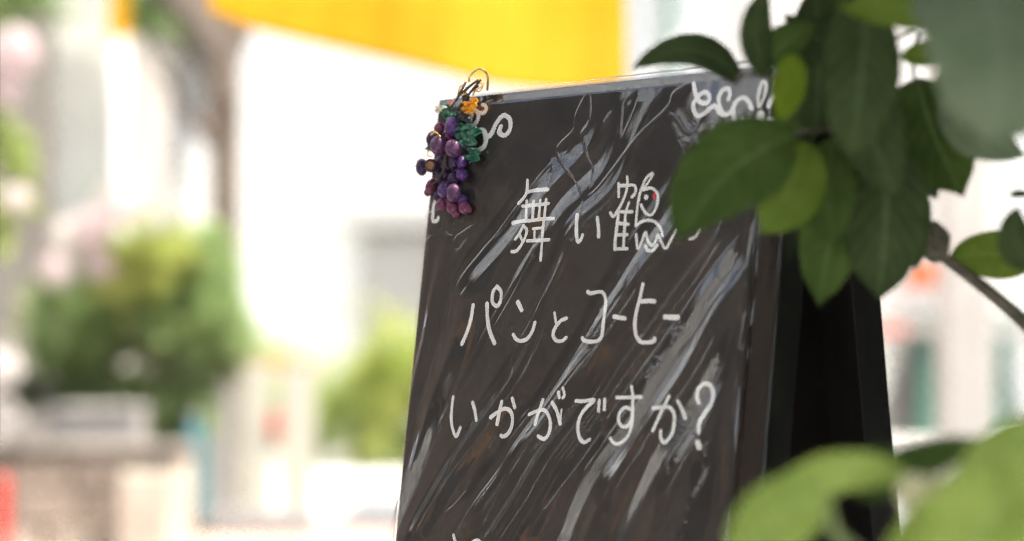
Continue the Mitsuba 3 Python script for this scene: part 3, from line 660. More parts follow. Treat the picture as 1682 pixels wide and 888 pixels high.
strong = 1 / (1 + np.exp(-(Vg - (.175 - .47 * Ug)) / .012))
upper = 1 - strong
wide = 1 / (1 + np.exp(-(Vg - (.20 - .47 * Ug)) / .045))
H = .0022 + .0020 * wide + .12 * np.maximum(np.minimum(Vg, .5) - .18, 0) ** 2 + (facets(Sg, Tg, .40, .0108, 3, .10) - .0054) * (.14 + .86 * strong) * np.clip(.5 + 3.6 * Vg, .5, 2.2)
H += (facets(Sg, Tg, .15, .0014, 8, .14) - .0007) * (.22 + .75 * strong)
H += (facets(Sg * .7 + 3, Tg, .06, .00014, 9, .2) - .00007) * strong
# sharp pinched folds running with the bands
g_ = np.random.default_rng(77)
for s0 in np.arange(-.4, 10.5, .40):
    s1 = s0 + .3 * g_.random()
    ds = Sg - s1 - .10 * (meshkit.noise(np.stack([Tg * .8, Tg * 0 + s0 * 9, Tg * 0], -1), 31) - .5)
    near = np.abs(ds) < .16
    on = np.clip((meshkit.noise(np.stack([Tg[near] * .38, Tg[near] * 0 + s0 * 5.1, Tg[near] * 0], -1), 32) - .45) / .12, 0, 1)
    H[near] += strong[near] * on * .00038 * (.5 + g_.random()) * np.exp(-(np.abs(ds[near]) / .020) ** 1.4)
# looser, rounder waves in the calmer upper part
H += upper * .0016 * (meshkit.fbm(np.stack([Ug * 14, Vg * 10, Ug * 0], -1), 3, 4) - .5)
H += 0.00018 * (meshkit.fbm(np.stack([Ug * 40, Vg * 28, Ug * 0], -1), 2, 6) - .5)


def polydist(pts):
    p = np.asarray(pts, float) / 1000
    lo, hi = p.min(0) - .012, p.max(0) + .012
    r0, r1 = np.searchsorted(sv, lo[1]), np.searchsorted(sv, hi[1])
    c0, c1 = np.searchsorted(su, lo[0]), np.searchsorted(su, hi[0])
    u, v = Ug[r0:r1, c0:c1], Vg[r0:r1, c0:c1]
    best, where, side = np.full(u.shape, 9.), np.zeros(u.shape), np.zeros(u.shape)
    L = np.r_[0, np.cumsum(np.linalg.norm(np.diff(p, axis=0), axis=1))]
    for i in range(len(p) - 1):
        e = p[i + 1] - p[i]
        l2 = max(e @ e, 1e-12)
        t = np.clip(((u - p[i, 0]) * e[0] + (v - p[i, 1]) * e[1]) / l2, 0, 1)
        dx, dy = u - p[i, 0] - t * e[0], v - p[i, 1] - t * e[1]
        d = np.hypot(dx, dy)
        m = d < best
        best[m], where[m] = d[m], (L[i] + t * math.sqrt(l2))[m]
        side[m] = np.sign(e[0] * dy - e[1] * dx)[m]
    return (slice(r0, r1), slice(c0, c1)), best, where, side, L[-1]


for ci, (kind, hh, ww, pts) in enumerate(CREASES):
    if kind == 'ridge':
        p = smooth_line(np.array(pts), 6)
        sl, d, wv, side, tot = polydist(p)
        fade = np.clip(wv / .012, 0, 1) * np.clip((tot - wv) / .012, 0, 1)
        amp = hh / 1000 * 1.5 * (.45 + 1.1 * meshkit.noise(np.stack([wv * 60, wv * 0 + ci * 3.7, wv * 0], -1), 2))
        w_ = ww / 1000 * .85 * (.7 + .7 * meshkit.noise(np.stack([wv * 45, wv * 0 + ci * 1.7, wv * 0], -1), 5))
        H[sl] += amp * np.exp(-(d / w_) ** 1.5) * fade
        # one side of a fold lies a little higher than the other
        H[sl] += .00022 * np.tanh(side * d / .0012) * np.exp(-(d / .007) ** 2) * fade * (1 if ci % 2 else -1)
    else:
        c = np.array(pts[0]) / 1000
        a_ = ((Ug - c[0]) * .8 + (Vg - c[1]) * .6) / .0022
        b_ = (-(Ug - c[0]) * .6 + (Vg - c[1]) * .8) / .0075
        H += .00045 * np.exp(-(a_ ** 2 + b_ ** 2))
# tiny crinkles and specks in patches along the folds
patch = np.clip((meshkit.fbm(np.stack([Sg * 1.1, Tg * .5, Sg * 0], -1), 3, 12) - .56) / .08, 0, 1) * strong
H += patch * .00010 * (meshkit.fbm(np.stack([Ug * 620, Vg * 620, Ug * 0], -1), 2, 14) - .5) * np.clip((meshkit.noise(np.stack([Ug * 160, Vg * 160, Ug * 0], -1), 15) - .55) / .1, 0, 1) * 2.2
# the film is stretched over the frame's edges, wraps round them and sinks into the groove beside the right stile
edge = np.clip(np.minimum(np.minimum(Ug, BW - Ug), Vg) / .012, 0, 1)
edge = edge * edge * (3 - 2 * edge)
rg_ = np.clip((Ug - .385) / .035, 0, 1)
H = H * (1 - .62 * rg_ * rg_ * (3 - 2 * rg_))
H = np.maximum(H - .0006, 0) * (.10 + .90 * edge) + .0010 + .0012 * edge
gr = np.exp(-((Ug - (BW - .0288 + .0008 * np.sin(Vg * 40))) / .0028) ** 2)
H = H * (1 - .92 * gr * np.clip((Vg - .03) / .03, 0, 1))
right = np.clip((Ug - (BW - .026)) / .004, 0, 1)
H = H * (1 - .75 * right) + right * (.0009 + .0003 * np.sin(Vg * 40 + 2 * np.sin(Vg * 13)) * np.sin((Ug - BW) * 120) ** 2)
X3 = np.stack([Ug, Vg, H], -1)


def wrap(c, over):
    """over > 0: how far beyond the edge; bend the sheet round a 2.5 mm corner and down the side"""
    R = .0028
    ang = np.clip(over / R, 0, np.pi / 2)
    out = R * np.sin(ang)
    down = R * (1 - np.cos(ang)) + np.maximum(over - R * np.pi / 2, 0)
    return out, down


for ax, sign, lim, kk in ((0, -1, .0005, 0), (0, 1, BW - .0005, 0), (1, -1, .0005, 1)):
    co = X3[..., ax]
    over = np.maximum((co - lim) * sign, 0)
    jag = .0 if ax == 0 and sign == 1 else .0006 * (meshkit.fbm(np.stack([Vg * 60 if ax == 0 else Ug * 60, Ug * 0, Ug * 0], -1), 3, 30 + ax) - .3)
    out, down = wrap(co, over)
    X3[..., ax] = np.where(over > 0, lim + sign * (out + jag * np.clip(over / .002, 0, 1)), co)
    X3[..., 2] -= down * (1.0 if not (ax == 0 and sign == 1) else 1.0)
nr, nc = Ug.shape
ii, jj = np.meshgrid(np.arange(nr - 1), np.arange(nc - 1), indexing='ij')
q = (ii * nc + jj).ravel()
Ff = np.vstack([np.stack([q, q + nc, q + 1], 1), np.stack([q + 1, q + nc, q + nc + 1], 1)])
film = trimesh.Trimesh(bd(X3.reshape(-1, 3)), Ff, process=False)
part(S, 'plastic_film', film, 'film_plastic', True, label='clear plastic film stretched in diagonal wrinkles over the board')

# a narrow milky strip added along the top edge as its bright rim highlight
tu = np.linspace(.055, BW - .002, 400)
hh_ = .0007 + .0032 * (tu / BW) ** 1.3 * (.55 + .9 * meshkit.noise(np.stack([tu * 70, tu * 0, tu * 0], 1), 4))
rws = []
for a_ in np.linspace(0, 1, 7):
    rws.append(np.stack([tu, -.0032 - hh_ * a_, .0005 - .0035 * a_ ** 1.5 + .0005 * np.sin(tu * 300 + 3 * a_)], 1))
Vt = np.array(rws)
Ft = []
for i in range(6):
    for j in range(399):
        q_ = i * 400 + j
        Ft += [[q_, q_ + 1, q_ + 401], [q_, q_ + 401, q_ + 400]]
thin('rim_strip', color=(.80, .80, .80), rough=.25, trans=1.1, eta=1.5)
part(S, 'film_edge', trimesh.Trimesh(bd(Vt.reshape(-1, 3)), Ft, process=False), 'rim_strip', True, label='milky strip added along the top for the bright rim highlight')

# ------------------------------------------------------------------ the grape ornament
OR = thing('grape_ornament', 'purple artificial grape bunch hooked on the top left corner of the sign', 'ornament')


def skin(a, b):
    def fn(p, n, uv):
        f = mikit.fbm(p.x * 300, p.y * 300, p.z * 300, 4)
        c = mikit.mix(a, b, mikit.smoothstep(.3, .7, f))
        return mikit.mix(c, (.30, .22, .26), mikit.smoothstep(.66, .8, mikit.noise(p.x * 900, p.y * 900, p.z * 900)) * .22)
    return fn


GC = {'v': ((.042, .013, .098), (.072, .023, .14)), 'p': ((.060, .018, .062), (.100, .034, .098)), 'd': ((.020, .008, .042), (.038, .014, .062)), 'm': ((.085, .013, .042), (.135, .026, .07)), 'h': ((.04, .016, .036), (.065, .026, .05))}
for k_, (a_, b_) in GC.items():
    mat('grape_' + k_, skin(a_, b_), rough=.42, spec=.4, bump=lambda p, n, uv: mikit.fbm(p.x * 700, p.y * 700, p.z * 700, 2), bump_scale=.0003, eps=2e-4)
mat('plastic_green', tint((.010, .075, .044), (.028, .13, .085), 300, 3), rough=.28, spec=.55)
mat('twig_brown', tint((.022, .015, .011), (.05, .034, .024), 400, 3), rough=.6)
mat('brass', color=(.70, .52, .20), rough=.25, metallic=1.0)
mat('gold_wire', color=(.75, .42, .10), rough=.3, metallic=.8)
mat('orange_petal', tint((.62, .24, .01), (.75, .36, .02), 300, 3), rough=.5)
mat('cream_petal', tint((.60, .52, .38), (.72, .66, .52), 300, 3), rough=.6)
mat('pink_petal', color=(.50, .27, .22), rough=.6)
mat('hollow_tan', tint((.20, .11, .05), (.30, .17, .08), 500, 3), rough=.7)
mat('near_black', color=(.012, .012, .014), rough=.4)
GRAPES = [[14.5, 33.2, 6.04, 8, "m"], [36.8, 33.3, 7.69, 12, "v"], [-0.3, 41.1, 5.49, 4, "d"], [24.5, 52.6, 8.6, 17, "p"], [46.6, 57.2, 7.69, 17, "p"], [-7.9, 71.5, 6.22, 7, "d"], [13.3, 72.5, 6.22, 14, "h"], [40.9, 69.9, 5.49, 9, "d"], [51.2, 69.9, 5.12, 8, "v"], [55.1, 83.2, 5.67, 10, "v"], [39.3, 85.7, 5.67, 6, "d"], [8.8, 92.1, 5.49, 7, "m"], [35.4, 98.6, 6.77, 13, "v"], [51.6, 102.1, 7.32, 15, "p"], [29.5, 111.1, 5.49, 8, "m"], [46.4, 116.2, 5.86, 10, "m"], [55.6, 108.4, 4.76, 7, "v"], [62.8, 116.6, 5.12, 9, "m"], [26.9, 43.2, 4.39, 6, "m"], [25.8, 81.3, 4.76, 6, "d"], [23.8, 83.8, 4.03, 10, "d"], [48.1, 121.0, 4.39, 6, "m"], [3.3, 97.7, 3.66, 6, "m"], [21.3, 58.8, 4.94, 3, "d"], [26.0, 73.1, 4.94, 3, "d"], [34.2, 91.2, 4.76, 4, "d"], [18.7, 102.8, 4.39, 5, "d"], [23.0, 50.5, 4.76, 5, "d"], [42.3, 75.8, 4.39, 3, "d"], [35.5, 107.5, 4.76, 5, "m"], [17.1, 65.8, 4.76, 4, "d"], [17.7, 38.5, 4.39, 4, "d"], [12.1, 72.9, 4.39, 4, "d"], [67.9, 118.8, 2.56, 7, "m"]]
DIRC = np.array([.69, -.15, .70])
for i, (u, v, r, hh, k_) in enumerate(GRAPES):
    m = trimesh.creation.icosphere(3, 1.0)
    n_ = meshkit.fbm(m.vertices * 1.6 + i * 5.3, 3, i)
    m.vertices *= (1 + .12 * (n_ - .5))[:, None]
    ax = np.random.default_rng(i).normal(size=3)
    ax /= np.linalg.norm(ax)
    dd = m.vertices @ ax
    m.vertices += np.outer(dd * (.10 + .06 * (i % 3)), ax)
    m.vertices -= np.outer(np.exp(-((1.1 - dd) / .14) ** 2) * .16, ax)   # dimple at the blossom end
    m.vertices *= r / 1000 * 1.01
    m.vertices[:, 1] *= 1.10 + .08 * (i % 3)
    if k_ == 'h':
        # broken grape: an open cup that shows its tan inside, opening towards the street
        o = np.array([.45, .05, .89])
        dd = m.vertices @ o
        lim = r / 1000 * .62
        cup = m.copy()
        over = dd > lim
        rad = cup.vertices - np.outer(dd, o)
        cup.vertices[over] = (rad[over] * .92 + np.outer(np.maximum(lim - (dd[over] - lim) * 2.6, -r / 1000 * .5), o))
        cup.vertices += (u / 1000, v / 1000, hh / 1000)
        gk = part(OR, 'grape', on_board(cup), 'grape_h', 35, label='broken hollow grape')
        inn = trimesh.creation.icosphere(3, r / 1000 * .72)
        inn.vertices = inn.vertices * .98
        dd = inn.vertices @ o
        inn.vertices -= np.outer(np.maximum(dd - r / 1000 * .16, 0) * 1.75, o)
        inn.vertices += np.array((u, v, hh)) / 1000 + o * r / 1000 * .42
        part(gk, 'hollow', on_board(inn), 'hollow_tan', True)
        continue
    m.vertices += (u / 1000, v / 1000, hh / 1000)
    part(OR, 'grape', on_board(m), 'grape_' + k_, True)


def btube(pts, r, sides=8, sub=5):
    return tube([bd(np.array(p) / 1000) for p in pts], np.asarray(r) / 1000, sides, sub)


for t_ in [[(72, -11, 16), (59.5, -2.7, 19), (48, 7, 20), (38, 18.6, 19)], [(51.8, -10.6, 14), (50, 0, 18), (42.6, 10, 18), (33.4, 16, 17)], [(68.4, -6, 12), (53.5, 1.4, 10), (43.8, 13.4, 9)],
           [(71.4, -12.3, 12), (57.4, 4.8, 16), (42, 15.7, 12)], [(35.3, 62, 16), (34.8, 80, 17), (23, 93.5, 19)], [(36, 60, 14), (34, 77, 18)], [(56, -9, 9), (52, -2, 13), (47, 5, 11)]]:
    part(OR, 'twig', btube(t_, np.linspace(1.3, .9, len(t_)) * (1.0 if len(t_) > 2 else 1.6)), 'twig_brown')
part(OR, 'hook', btube([(50.6, -12.5, 8), (53, -20, 9), (58, -23.2, 9), (65.4, -24.6, 9), (69, -22.9, 6), (67.6, -18.9, 0), (62.9, -13.8, -6), (57, -8, -12)], 1.35), 'brass')
for t_ in [[(71.5, -7.3, 14), (78.7, -2.7, 16), (76.7, 1.3, 18), (70.7, -.5, 16), (62.9, -.2, 12)], [(43.9, -8, 12), (42.8, -3, 14), (41.3, 3, 13), (41, -6.6, 11)], [(47, -9, 12), (44, -4, 15), (48, 2, 14), (53, -6, 14)],
           [(17.3, 42.6, 22), (24.7, 40.5, 24), (30.7, 44.9, 22)], [(14.8, 57.7, 19), (12.6, 62.4, 20), (17.8, 64.3, 19)], [(62, 3, 12), (68, 0, 15), (74, -4, 14), (78, -8, 13)]]:
    part(OR, 'wire', btube(t_, .75, 6), 'gold_wire')


def crumple(c, su_, sv_, dep, seed, twist=0., folds=4.0):
    """a small crumpled plastic leaf: ruffled lobed sheet with thickness"""
    n = 36
    a = np.linspace(-1, 1, n)
    A, B = np.meshgrid(a, a)
    R = np.hypot(A, B)
    m = np.maximum(np.abs(A), np.abs(B)) / np.maximum(R, 1e-9)
    x, y_ = A * m, B * m                       # square to disc
    th = np.arctan2(y_, x)
    rr = np.hypot(x, y_)
    lob = .72 + .28 * np.abs(np.cos(2.5 * th + seed)) ** .7
    x, y_ = x * lob, y_ * lob
    g_ = np.stack([x * 2.2, y_ * 2.2, x * 0 + seed * 3.1], -1)
    z = dep * (np.sin(folds * (x * math.cos(twist) + y_ * math.sin(twist)) + 2 * meshkit.noise(g_, seed)) * .5 + (meshkit.fbm(g_ * 1.6, 3, seed + 1) - .5) * 1.6 + .4 * rr ** 2 * np.sin(5 * th))
    top = np.stack([c[0] + x * su_, c[1] + y_ * sv_, c[2] + z], -1).reshape(-1, 3) / 1000
    F_ = []
    for i in range(n - 1):
        for j in range(n - 1):
            k1 = i * n + j
            F_ += [[k1, k1 + 1, k1 + n + 1], [k1, k1 + n + 1, k1 + n]]
    m1 = trimesh.Trimesh(top, F_, process=False)
    nv = m1.vertex_normals
    bot = top - nv * .0006
    k0 = len(top)
    F2 = [[b_ + k0, a_ + k0, c_ + k0] for a_, b_, c_ in F_]
    rim = list(range(n)) + [i * n + n - 1 for i in range(1, n)] + [n * (n - 1) + j for j in range(n - 2, -1, -1)] + [i * n for i in range(n - 2, 0, -1)]
    F3 = []
    for i in range(len(rim)):
        a_, b_ = rim[i], rim[(i + 1) % len(rim)]
        F3 += [[b_, a_, a_ + k0], [b_, a_ + k0, b_ + k0]]
    return trimesh.Trimesh(np.vstack([top, bot]), F_ + F2 + F3, process=False)


for c, a_, b_, dp, sd, fo in [((60.5, 44, 13), 17, 12.5, 4.5, 1, 9), ((68, 64, 10), 10, 8.5, 3.2, 2, 8), ((22, 15, 9), 8.5, 6.5, 4, 3, 7), ((30, 22, 11), 9.5, 5, 3.5, 4, 7), ((-3, 50.5, 5), 5, 5, 2.2, 5, 5), ((48, 37, 12), 8, 7, 3.5, 6, 8)]:
    part(OR, 'leaf', on_board(crumple(c, a_, b_, dp, sd, .8 * sd, fo)), 'plastic_green', 50)
part(OR, 'flower', on_board(crumple((57, 15, 12), 8.5, 6, 4.5, 21, .9, 12)), 'orange_petal', 50, label='ruffled orange flower')
part(OR, 'flower', on_board(crumple((7.5, 12, 7), 5.5, 4.6, 2.8, 12, .3, 5)), 'cream_petal', 50, label='cream flower')
part(OR, 'flower', on_board(crumple((30.5, 8, 11), 5, 3.5, 2.4, 13, .3, 5)), 'pink_petal', 50, label='small pink flower')
part(OR, 'flower', on_board(crumple((65, 11, 13), 5.5, 5.5, 3.5, 24, .3, 10)), 'orange_petal', 50)
for c, r in (((46, 23, 7), 6.5), ((50, 3.5, 10), 4.2), ((53, 28, 6), 5), ((41, 27, 7), 5)):
    m = trimesh.creation.icosphere(3, 1.0)
    m.vertices *= (1 + .5 * (meshkit.fbm(m.vertices * 2.2 + c[0], 3, 5) - .5))[:, None] * r / 1000
    m.vertices += np.array(c) / 1000
    part(OR, 'berry', on_board(m), 'near_black', True)

# ------------------------------------------------------------------ the shrubs in front: branch, twigs and every leaf
LEAVES, TWIGS, FLOWERS, BUD = [["a", [0.188, 1.93, 0.9924], [0.148, 1.9, 1.0149], [0.0926, 1.88, 0.9958], 0.0314, 35, 18, "dark"], ["a", [0.204, 1.86, 0.9886], [0.1903, 1.83, 1.0225], [0.1976, 1.8, 1.0525], 0.0273, 25, 20, "dark"], ["a", [0.2021, 1.86, 0.9964], [0.2165, 1.85, 1.0155], [0.243, 1.85, 1.03], 0.0303, 10, 12, "mid"], ["a", [0.2153, 1.8, 1.0007], [0.2133, 1.8, 0.9753], [0.2057, 1.8, 0.948], 0.0268, 12, 14, "glow"], ["a", [0.2174, 1.8, 0.9377], [0.1603, 1.74, 0.9039], [0.1215, 1.7, 0.851], 0.0697, 12, 14, "mid"], ["a", [0.2293, 1.82, 0.9347], [0.213, 1.8, 0.8964], [0.1894, 1.79, 0.8613], 0.0544, -15, 12, "lit"], ["a", [0.2543, 1.84, 0.9398], [0.2457, 1.82, 0.893], [0.2503, 1.8, 0.8533], 0.0463, 20, 14, "mid"], ["a", [0.2688, 1.78, 1.0532], [0.2602, 1.74, 0.9742], [0.2537, 1.76, 0.9158], 0.0592, -12, 10, "dark"], ["a", [0.2447, 1.88, 1.0636], [0.2455, 1.87, 0.9985], [0.2392, 1.86, 0.9366], 0.0518, 10, 14, "dark"], ["a", [0.2804, 1.86, 0.9536], [0.2555, 1.84, 0.8798], [0.2422, 1.85, 0.8053], 0.0596, 14, 14, "mid"], ["a", [0.2957, 1.85, 0.943], [0.2922, 1.83, 0.8745], [0.2872, 1.84, 0.8109], 0.0681, -10, 12, "dark"], ["a", [0.3077, 1.88, 0.9261], [0.3181, 1.87, 0.8863], [0.3226, 1.87, 0.8338], 0.0363, 20, 16, "dark"], ["a", [0.3336, 1.92, 0.9953], [0.3432, 1.9, 0.9465], [0.3652, 1.89, 0.8953], 0.0714, -14, 12, "mid"], ["a", [0.3244, 1.66, 1.0522], [0.3165, 1.52, 0.9695], [0.3033, 1.5, 0.902], 0.1123, -24, 8, "sheen"], ["a", [0.3943, 1.72, 1.0395], [0.3187, 1.7, 1.0276], [0.2367, 1.7, 1.0213], 0.0529, -20, 10, "lit"], ["a", [0.3532, 1.88, 1.0164], [0.3326, 1.88, 1.0105], [0.3094, 1.87, 1.0068], 0.0218, 10, 12, "lit"], ["a", [0.4427, 1.96, 0.8486], [0.4019, 1.96, 0.8517], [0.3642, 1.96, 0.8486], 0.0411, 8, 10, "lit"], ["a", [0.4063, 1.82, 0.8361], [0.3913, 1.82, 0.8574], [0.3943, 1.82, 0.8854], 0.0302, 20, 14, "dark"], ["a", [0.2919, 1.9, 1.0766], [0.2645, 1.9, 1.0517], [0.2273, 1.9, 1.0259], 0.0301, 10, 12, "mid"], ["a", [0.4196, 1.9, 0.8989], [0.4107, 1.9, 0.8989], [0.4028, 1.9, 0.8979], 0.007, 10, 12, "dark"], ["a", [0.2921, 1.92, 0.9993], [0.3084, 1.92, 0.9467], [0.3241, 1.92, 0.9042], 0.035, 5, 12, "dark"], ["a", [0.2859, 1.9, 0.8485], [0.2687, 1.9, 0.8633], [0.2416, 1.9, 0.893], 0.0446, 5, 12, "dark"], ["a", [0.2658, 1.84, 1.0383], [0.2714, 1.8, 0.9574], [0.2982, 1.8, 0.887], 0.0576, 10, 12, "dark"], ["a", [0.2519, 1.9, 0.9971], [0.232, 1.9, 0.9722], [0.2146, 1.9, 0.94], 0.0351, 10, 12, "mid"], ["a", [0.3483, 1.86, 0.9779], [0.3635, 1.84, 0.9446], [0.4065, 1.84, 0.9254], 0.039, -10, 12, "sheen"], ["a", [0.2807, 1.86, 1.0217], [0.2516, 1.86, 1.0168], [0.2153, 1.86, 1.0411], 0.0343, 10, 12, "dark"], ["a", [0.3178, 1.94, 0.9864], [0.3328, 1.94, 0.9459], [0.3527, 1.94, 0.8954], 0.0455, 5, 12, "dark"], ["a", [0.3485, 1.9, 1.002], [0.3558, 1.9, 0.9822], [0.3457, 1.9, 0.9425], 0.0297, 5, 12, "mid"], ["a", [0.3376, 1.8, 1.0704], [0.3096, 1.8, 1.094], [0.2722, 1.8, 1.1318], 0.0522, 10, 12, "mid"], ["a", [0.3094, 1.8, 1.0704], [0.2553, 1.75, 1.0853], [0.2142, 1.75, 1.0899], 0.0515, -10, 12, "mid"], ["a", [0.3657, 1.8, 1.061], [0.3754, 1.8, 1.1034], [0.4039, 1.8, 1.1507], 0.057, 10, 12, "lit"], ["a", [0.4444, 1.9, 0.9078], [0.4617, 1.85, 0.9237], [0.4866, 1.8, 0.9105], 0.0537, 10, 12, "mid"], ["a", [0.4436, 1.9, 0.7991], [0.4606, 1.85, 0.7794], [0.4855, 1.8, 0.7794], 0.0537, 10, 12, "mid"], ["a", [0.4122, 1.8, 0.9856], [0.4327, 1.75, 0.9936], [0.4601, 1.7, 0.9742], 0.0545, 0, 12, "dark"], ["a", [0.2359, 1.85, 1.0639], [0.2071, 1.85, 1.0882], [0.1831, 1.85, 1.127], 0.0432, 0, 12, "dark"], ["a", [0.3922, 1.75, 1.0715], [0.4166, 1.7, 1.081], [0.4521, 1.7, 1.0765], 0.0538, 0, 12, "dark"], ["b", [0.2496, 1.4616, 0.6924], [0.1913, 1.45, 0.6961], [0.1269, 1.4036, 0.6633], 0.0278, -28, 12, "pale"], ["b", [0.1903, 1.4152, 0.6872], [0.1552, 1.4036, 0.6712], [0.1347, 1.392, 0.6373], 0.0463, 10, 10, "pale"], ["b", [0.217, 1.4848, 0.6826], [0.2459, 1.4848, 0.6987], [0.3042, 1.4964, 0.7182], 0.0297, -20, 12, "mid"], ["b", [0.2826, 1.4384, 0.6418], [0.2978, 1.4384, 0.6901], [0.325, 1.45, 0.7359], 0.0599, 20, 12, "pale"], ["b", [0.2285, 1.4152, 0.6221], [0.2523, 1.4036, 0.6615], [0.293, 1.4152, 0.6916], 0.0469, -20, 12, "pale"], ["b", [0.259, 1.392, 0.6247], [0.2762, 1.3688, 0.6732], [0.3118, 1.3688, 0.7015], 0.0696, 12, 10, "pale"], ["b", [0.3023, 1.4616, 0.6283], [0.3119, 1.4616, 0.6584], [0.3305, 1.4848, 0.6872], 0.0469, 12, 10, "mid"], ["b", [0.2516, 1.4732, 0.6917], [0.2333, 1.4732, 0.7032], [0.2173, 1.4732, 0.7062], 0.0194, -10, 10, "mid"], ["b", [0.3121, 1.4036, 0.6433], [0.2809, 1.392, 0.6707], [0.2449, 1.392, 0.6779], 0.0314, -14, 12, "pale"], ["b", [0.3163, 1.4384, 0.6678], [0.2978, 1.4384, 0.6938], [0.2703, 1.45, 0.71], 0.0273, 16, 12, "mid"], ["b", [0.288, 1.3572, 0.6847], [0.3022, 1.3572, 0.7022], [0.3234, 1.3572, 0.7162], 0.0322, -10, 12, "pale"], ["b", [0.3094, 1.392, 0.6211], [0.3258, 1.3688, 0.6662], [0.3553, 1.3456, 0.6889], 0.0604, 0, 10, "pale"]], [["a", 0.0066, 0.0046, [[0.4873, 2.0, 0.7378], [0.4343, 1.97, 0.7911], [0.4068, 1.96, 0.814], [0.3815, 1.96, 0.8343], [0.3517, 1.95, 0.8543]]], ["a", 0.0044, 0.003, [[0.3543, 1.95, 0.8543], [0.3191, 1.92, 0.8992], [0.2963, 1.9, 0.9474], [0.2812, 1.88, 1.0046], [0.2663, 1.86, 1.0703], [0.2459, 1.85, 1.1464]]], ["a", 0.002, 0.0014, [[0.2963, 1.9, 0.9474], [0.2624, 1.87, 0.9487], [0.2174, 1.8, 0.9377]]], ["a", 0.002, 0.0014, [[0.2914, 1.9, 0.9673], [0.2492, 1.88, 0.98], [0.204, 1.86, 0.9896], [0.188, 1.93, 0.9924]]], ["a", 0.002, 0.0014, [[0.3191, 1.92, 0.8992], [0.302, 1.89, 0.9269], [0.2804, 1.86, 0.9536]]], ["a", 0.003, 0.002, [[0.4394, 1.97, 0.787], [0.4459, 1.93, 0.8496], [0.433, 1.85, 0.9527], [0.392, 1.75, 1.0348], [0.3268, 1.65, 1.0549], [0.2891, 1.52, 1.0252]]], ["a", 0.002, 0.0014, [[0.2812, 1.88, 1.0046], [0.3065, 1.9, 1.0219], [0.3298, 1.92, 1.0345]]], ["a", 0.0018, 0.0012, [[0.3313, 1.9, 1.0293], [0.3262, 1.9, 1.002], [0.3286, 1.9, 0.9846]]], ["a", 0.009, 0.0066, [[0.575, 2.1, 0.4862], [0.5413, 2.05, 0.6519], [0.4873, 2.0, 0.7378]]], ["b", 0.004, 0.003, [[0.311, 1.508, 0.4916], [0.2869, 1.4616, 0.5944], [0.272, 1.4616, 0.6358], [0.2496, 1.4616, 0.6887]]], ["b", 0.003, 0.002, [[0.2869, 1.4616, 0.5944], [0.2156, 1.4384, 0.6307], [0.1903, 1.4152, 0.6872]]], ["b", 0.003, 0.0022, [[0.2869, 1.4616, 0.5944], [0.3049, 1.4384, 0.6307], [0.2869, 1.45, 0.6594]]], ["b", 0.0028, 0.002, [[0.187, 1.4326, 0.672], [0.2082, 1.4384, 0.6548], [0.2342, 1.4384, 0.6362]]]], [[[0.2459, 1.44, 0.6881], 0.0127, "c"], [[0.259, 1.44, 0.69], 0.0097, "c"], [[0.2421, 1.44, 0.6807], 0.0067, "c"], [[0.2721, 1.44, 0.6956], 0.0082, "y"], [[0.2852, 1.44, 0.703], 0.0082, "y"], [[0.2646, 1.44, 0.69], 0.006, "y"]], [[0.3523, 1.95, 0.8579], [0.3483, 1.95, 0.8782]]
sa = thing('leafy_shrub', 'dark green leafy shrub branch hanging in front of the upper right of the sign', 'shrub')
sb = thing('leafy_plant', 'pale green blurred leafy plant with cream buds in the lower right foreground', 'plant')


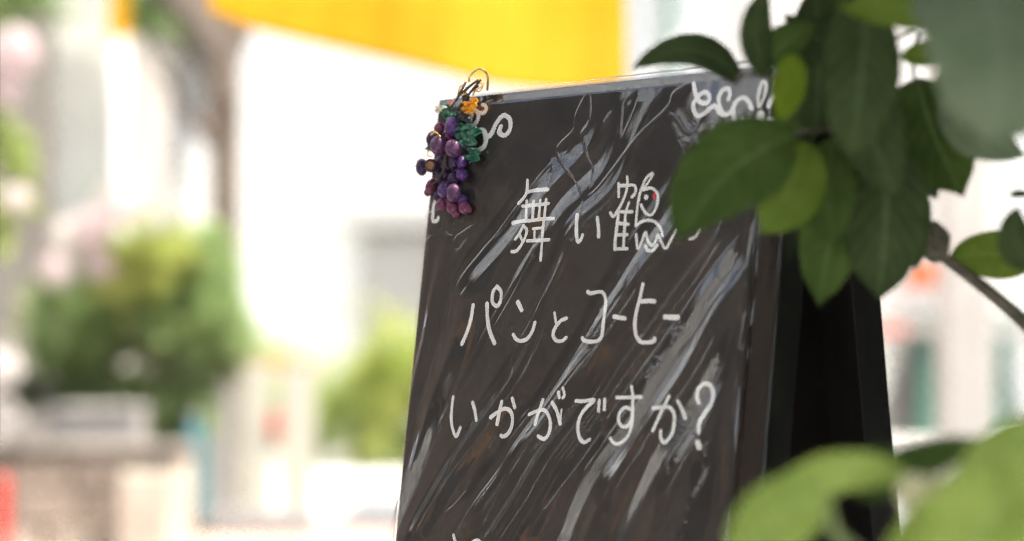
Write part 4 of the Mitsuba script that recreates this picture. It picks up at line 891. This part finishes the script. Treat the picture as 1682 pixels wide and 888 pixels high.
def leaf(base, mid, tip, width, roll, fold, seed, view=CAM):
    g_ = np.random.default_rng(seed)
    b0, m0, t0 = map(np.array, (base, mid, tip))
    c0 = 2 * m0 - (b0 + t0) / 2
    n, k = 40, 17
    t = np.linspace(0, 1, n)
    C = (1 - t)[:, None] ** 2 * b0 + (2 * t * (1 - t))[:, None] * c0 + (t ** 2)[:, None] * t0
    ta = np.gradient(C, axis=0)
    L = np.linalg.norm(ta, axis=1).sum()
    ta /= np.linalg.norm(ta, axis=1, keepdims=True)
    n0 = view - m0
    n0 /= np.linalg.norm(n0)
    s = np.linspace(-1, 1, k)
    pk = .40 + .06 * g_.random()
    prof = (t ** (.62)) * ((1 - t) ** .78)
    prof /= prof.max()
    prof *= 1 - .55 * np.exp(-((1 - t) / .07) ** 2) * (t > .85)
    ph = g_.random() * 6
    V, UVs = [], []
    for i in range(n):
        a = np.cross(n0, ta[i])
        a /= np.linalg.norm(a)
        nn = np.cross(ta[i], a)
        r_ = math.radians(roll + 7 * math.sin(3 * t[i] + ph))
        a, nn = a * math.cos(r_) + nn * math.sin(r_), nn * math.cos(r_) - a * math.sin(r_)
        serr = 1 + .018 * np.sign(s) * math.sin(t[i] * 95 + ph) + .02 * math.sin(t[i] * 11 + ph)
        wv = width / 2 * prof[i] * serr
        z = np.abs(s) * width / 2 * prof[i] * math.tan(math.radians(fold)) - (s ** 2) * width * .10 * prof[i]
        z = z + width * .022 * np.sin((t[i] - np.abs(s) * .30) * 8 * 2 * math.pi) * np.abs(s) * (1 - np.abs(s) * .5) + width * .03 * np.sin(t[i] * 9 + ph + s * 1.5) * s ** 2
        V.append(C[i] + np.outer(s * wv, a) + np.outer(z, nn))
        UVs.append(np.stack([np.full(k, t[i]), s], 1))
    V, UVs = np.array(V).reshape(-1, 3), np.array(UVs).reshape(-1, 2)
    F_ = []
    for i in range(n - 1):
        for j in range(k - 1):
            q_ = i * k + j
            F_ += [[q_, q_ + 1, q_ + k + 1], [q_, q_ + k + 1, q_ + k]]
    return trimesh.Trimesh(V, F_, process=False), UVs


part(sa, 'crown', leaf_cloud(6000, (1.02, 1.95, .95), (.45, .55, .85), .06, 91, .1), 'bush_dark', False, kind='stuff', label='dense unseen body of the shrub, added to darken the sign side')  # added unseen foliage, darkens what the side of the sign receives and mirrors
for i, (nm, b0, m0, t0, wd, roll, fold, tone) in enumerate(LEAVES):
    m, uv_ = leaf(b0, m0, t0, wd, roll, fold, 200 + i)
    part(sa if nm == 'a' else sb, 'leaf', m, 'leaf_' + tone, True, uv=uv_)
for nm, r0, r1, pts in TWIGS:
    part(sa if nm == 'a' else sb, 'branch' if r0 > .0042 else 'twig', tube(pts, np.linspace(r0, r1, len(pts)), 12, 8), 'bark' if nm == 'a' else 'green_stem', True)
m = trimesh.creation.icosphere(4, 1.0)
v0 = m.vertices.copy()
m.vertices *= (1 + .10 * np.sin(np.arctan2(v0[:, 1], v0[:, 0]) * 5 + v0[:, 2] * 4) + .22 * (meshkit.fbm(v0 * 2.5, 3, 3) - .5))[:, None]
m.vertices *= np.array([.0125, .0125, .0165])
m.vertices[:, :2] *= (1 - .5 * np.clip(v0[:, 2:3], 0, 1) ** 1.5)
m.apply_translation(np.array(BUD[0]) + [0, 0, .004])
part(sa, 'bud', m, 'bark', True)
for i, (c, r, k_) in enumerate(FLOWERS):
    g_ = np.random.default_rng(400 + i)
    ms = []
    for j in range(9):
        e = trimesh.creation.icosphere(2, 1.0)
        d = g_.normal(size=3)
        d /= np.linalg.norm(d)
        e.vertices *= np.array([.42, .42, .22]) * r
        e.apply_transform(trimesh.geometry.align_vectors([0, 0, 1], d))
        e.apply_translation(np.array(c) + d * r * .62)
        ms.append(e)
    part(sb, 'flower_bud', cat(ms), 'petal_cream' if k_ == 'c' else 'bud_yellow', True)
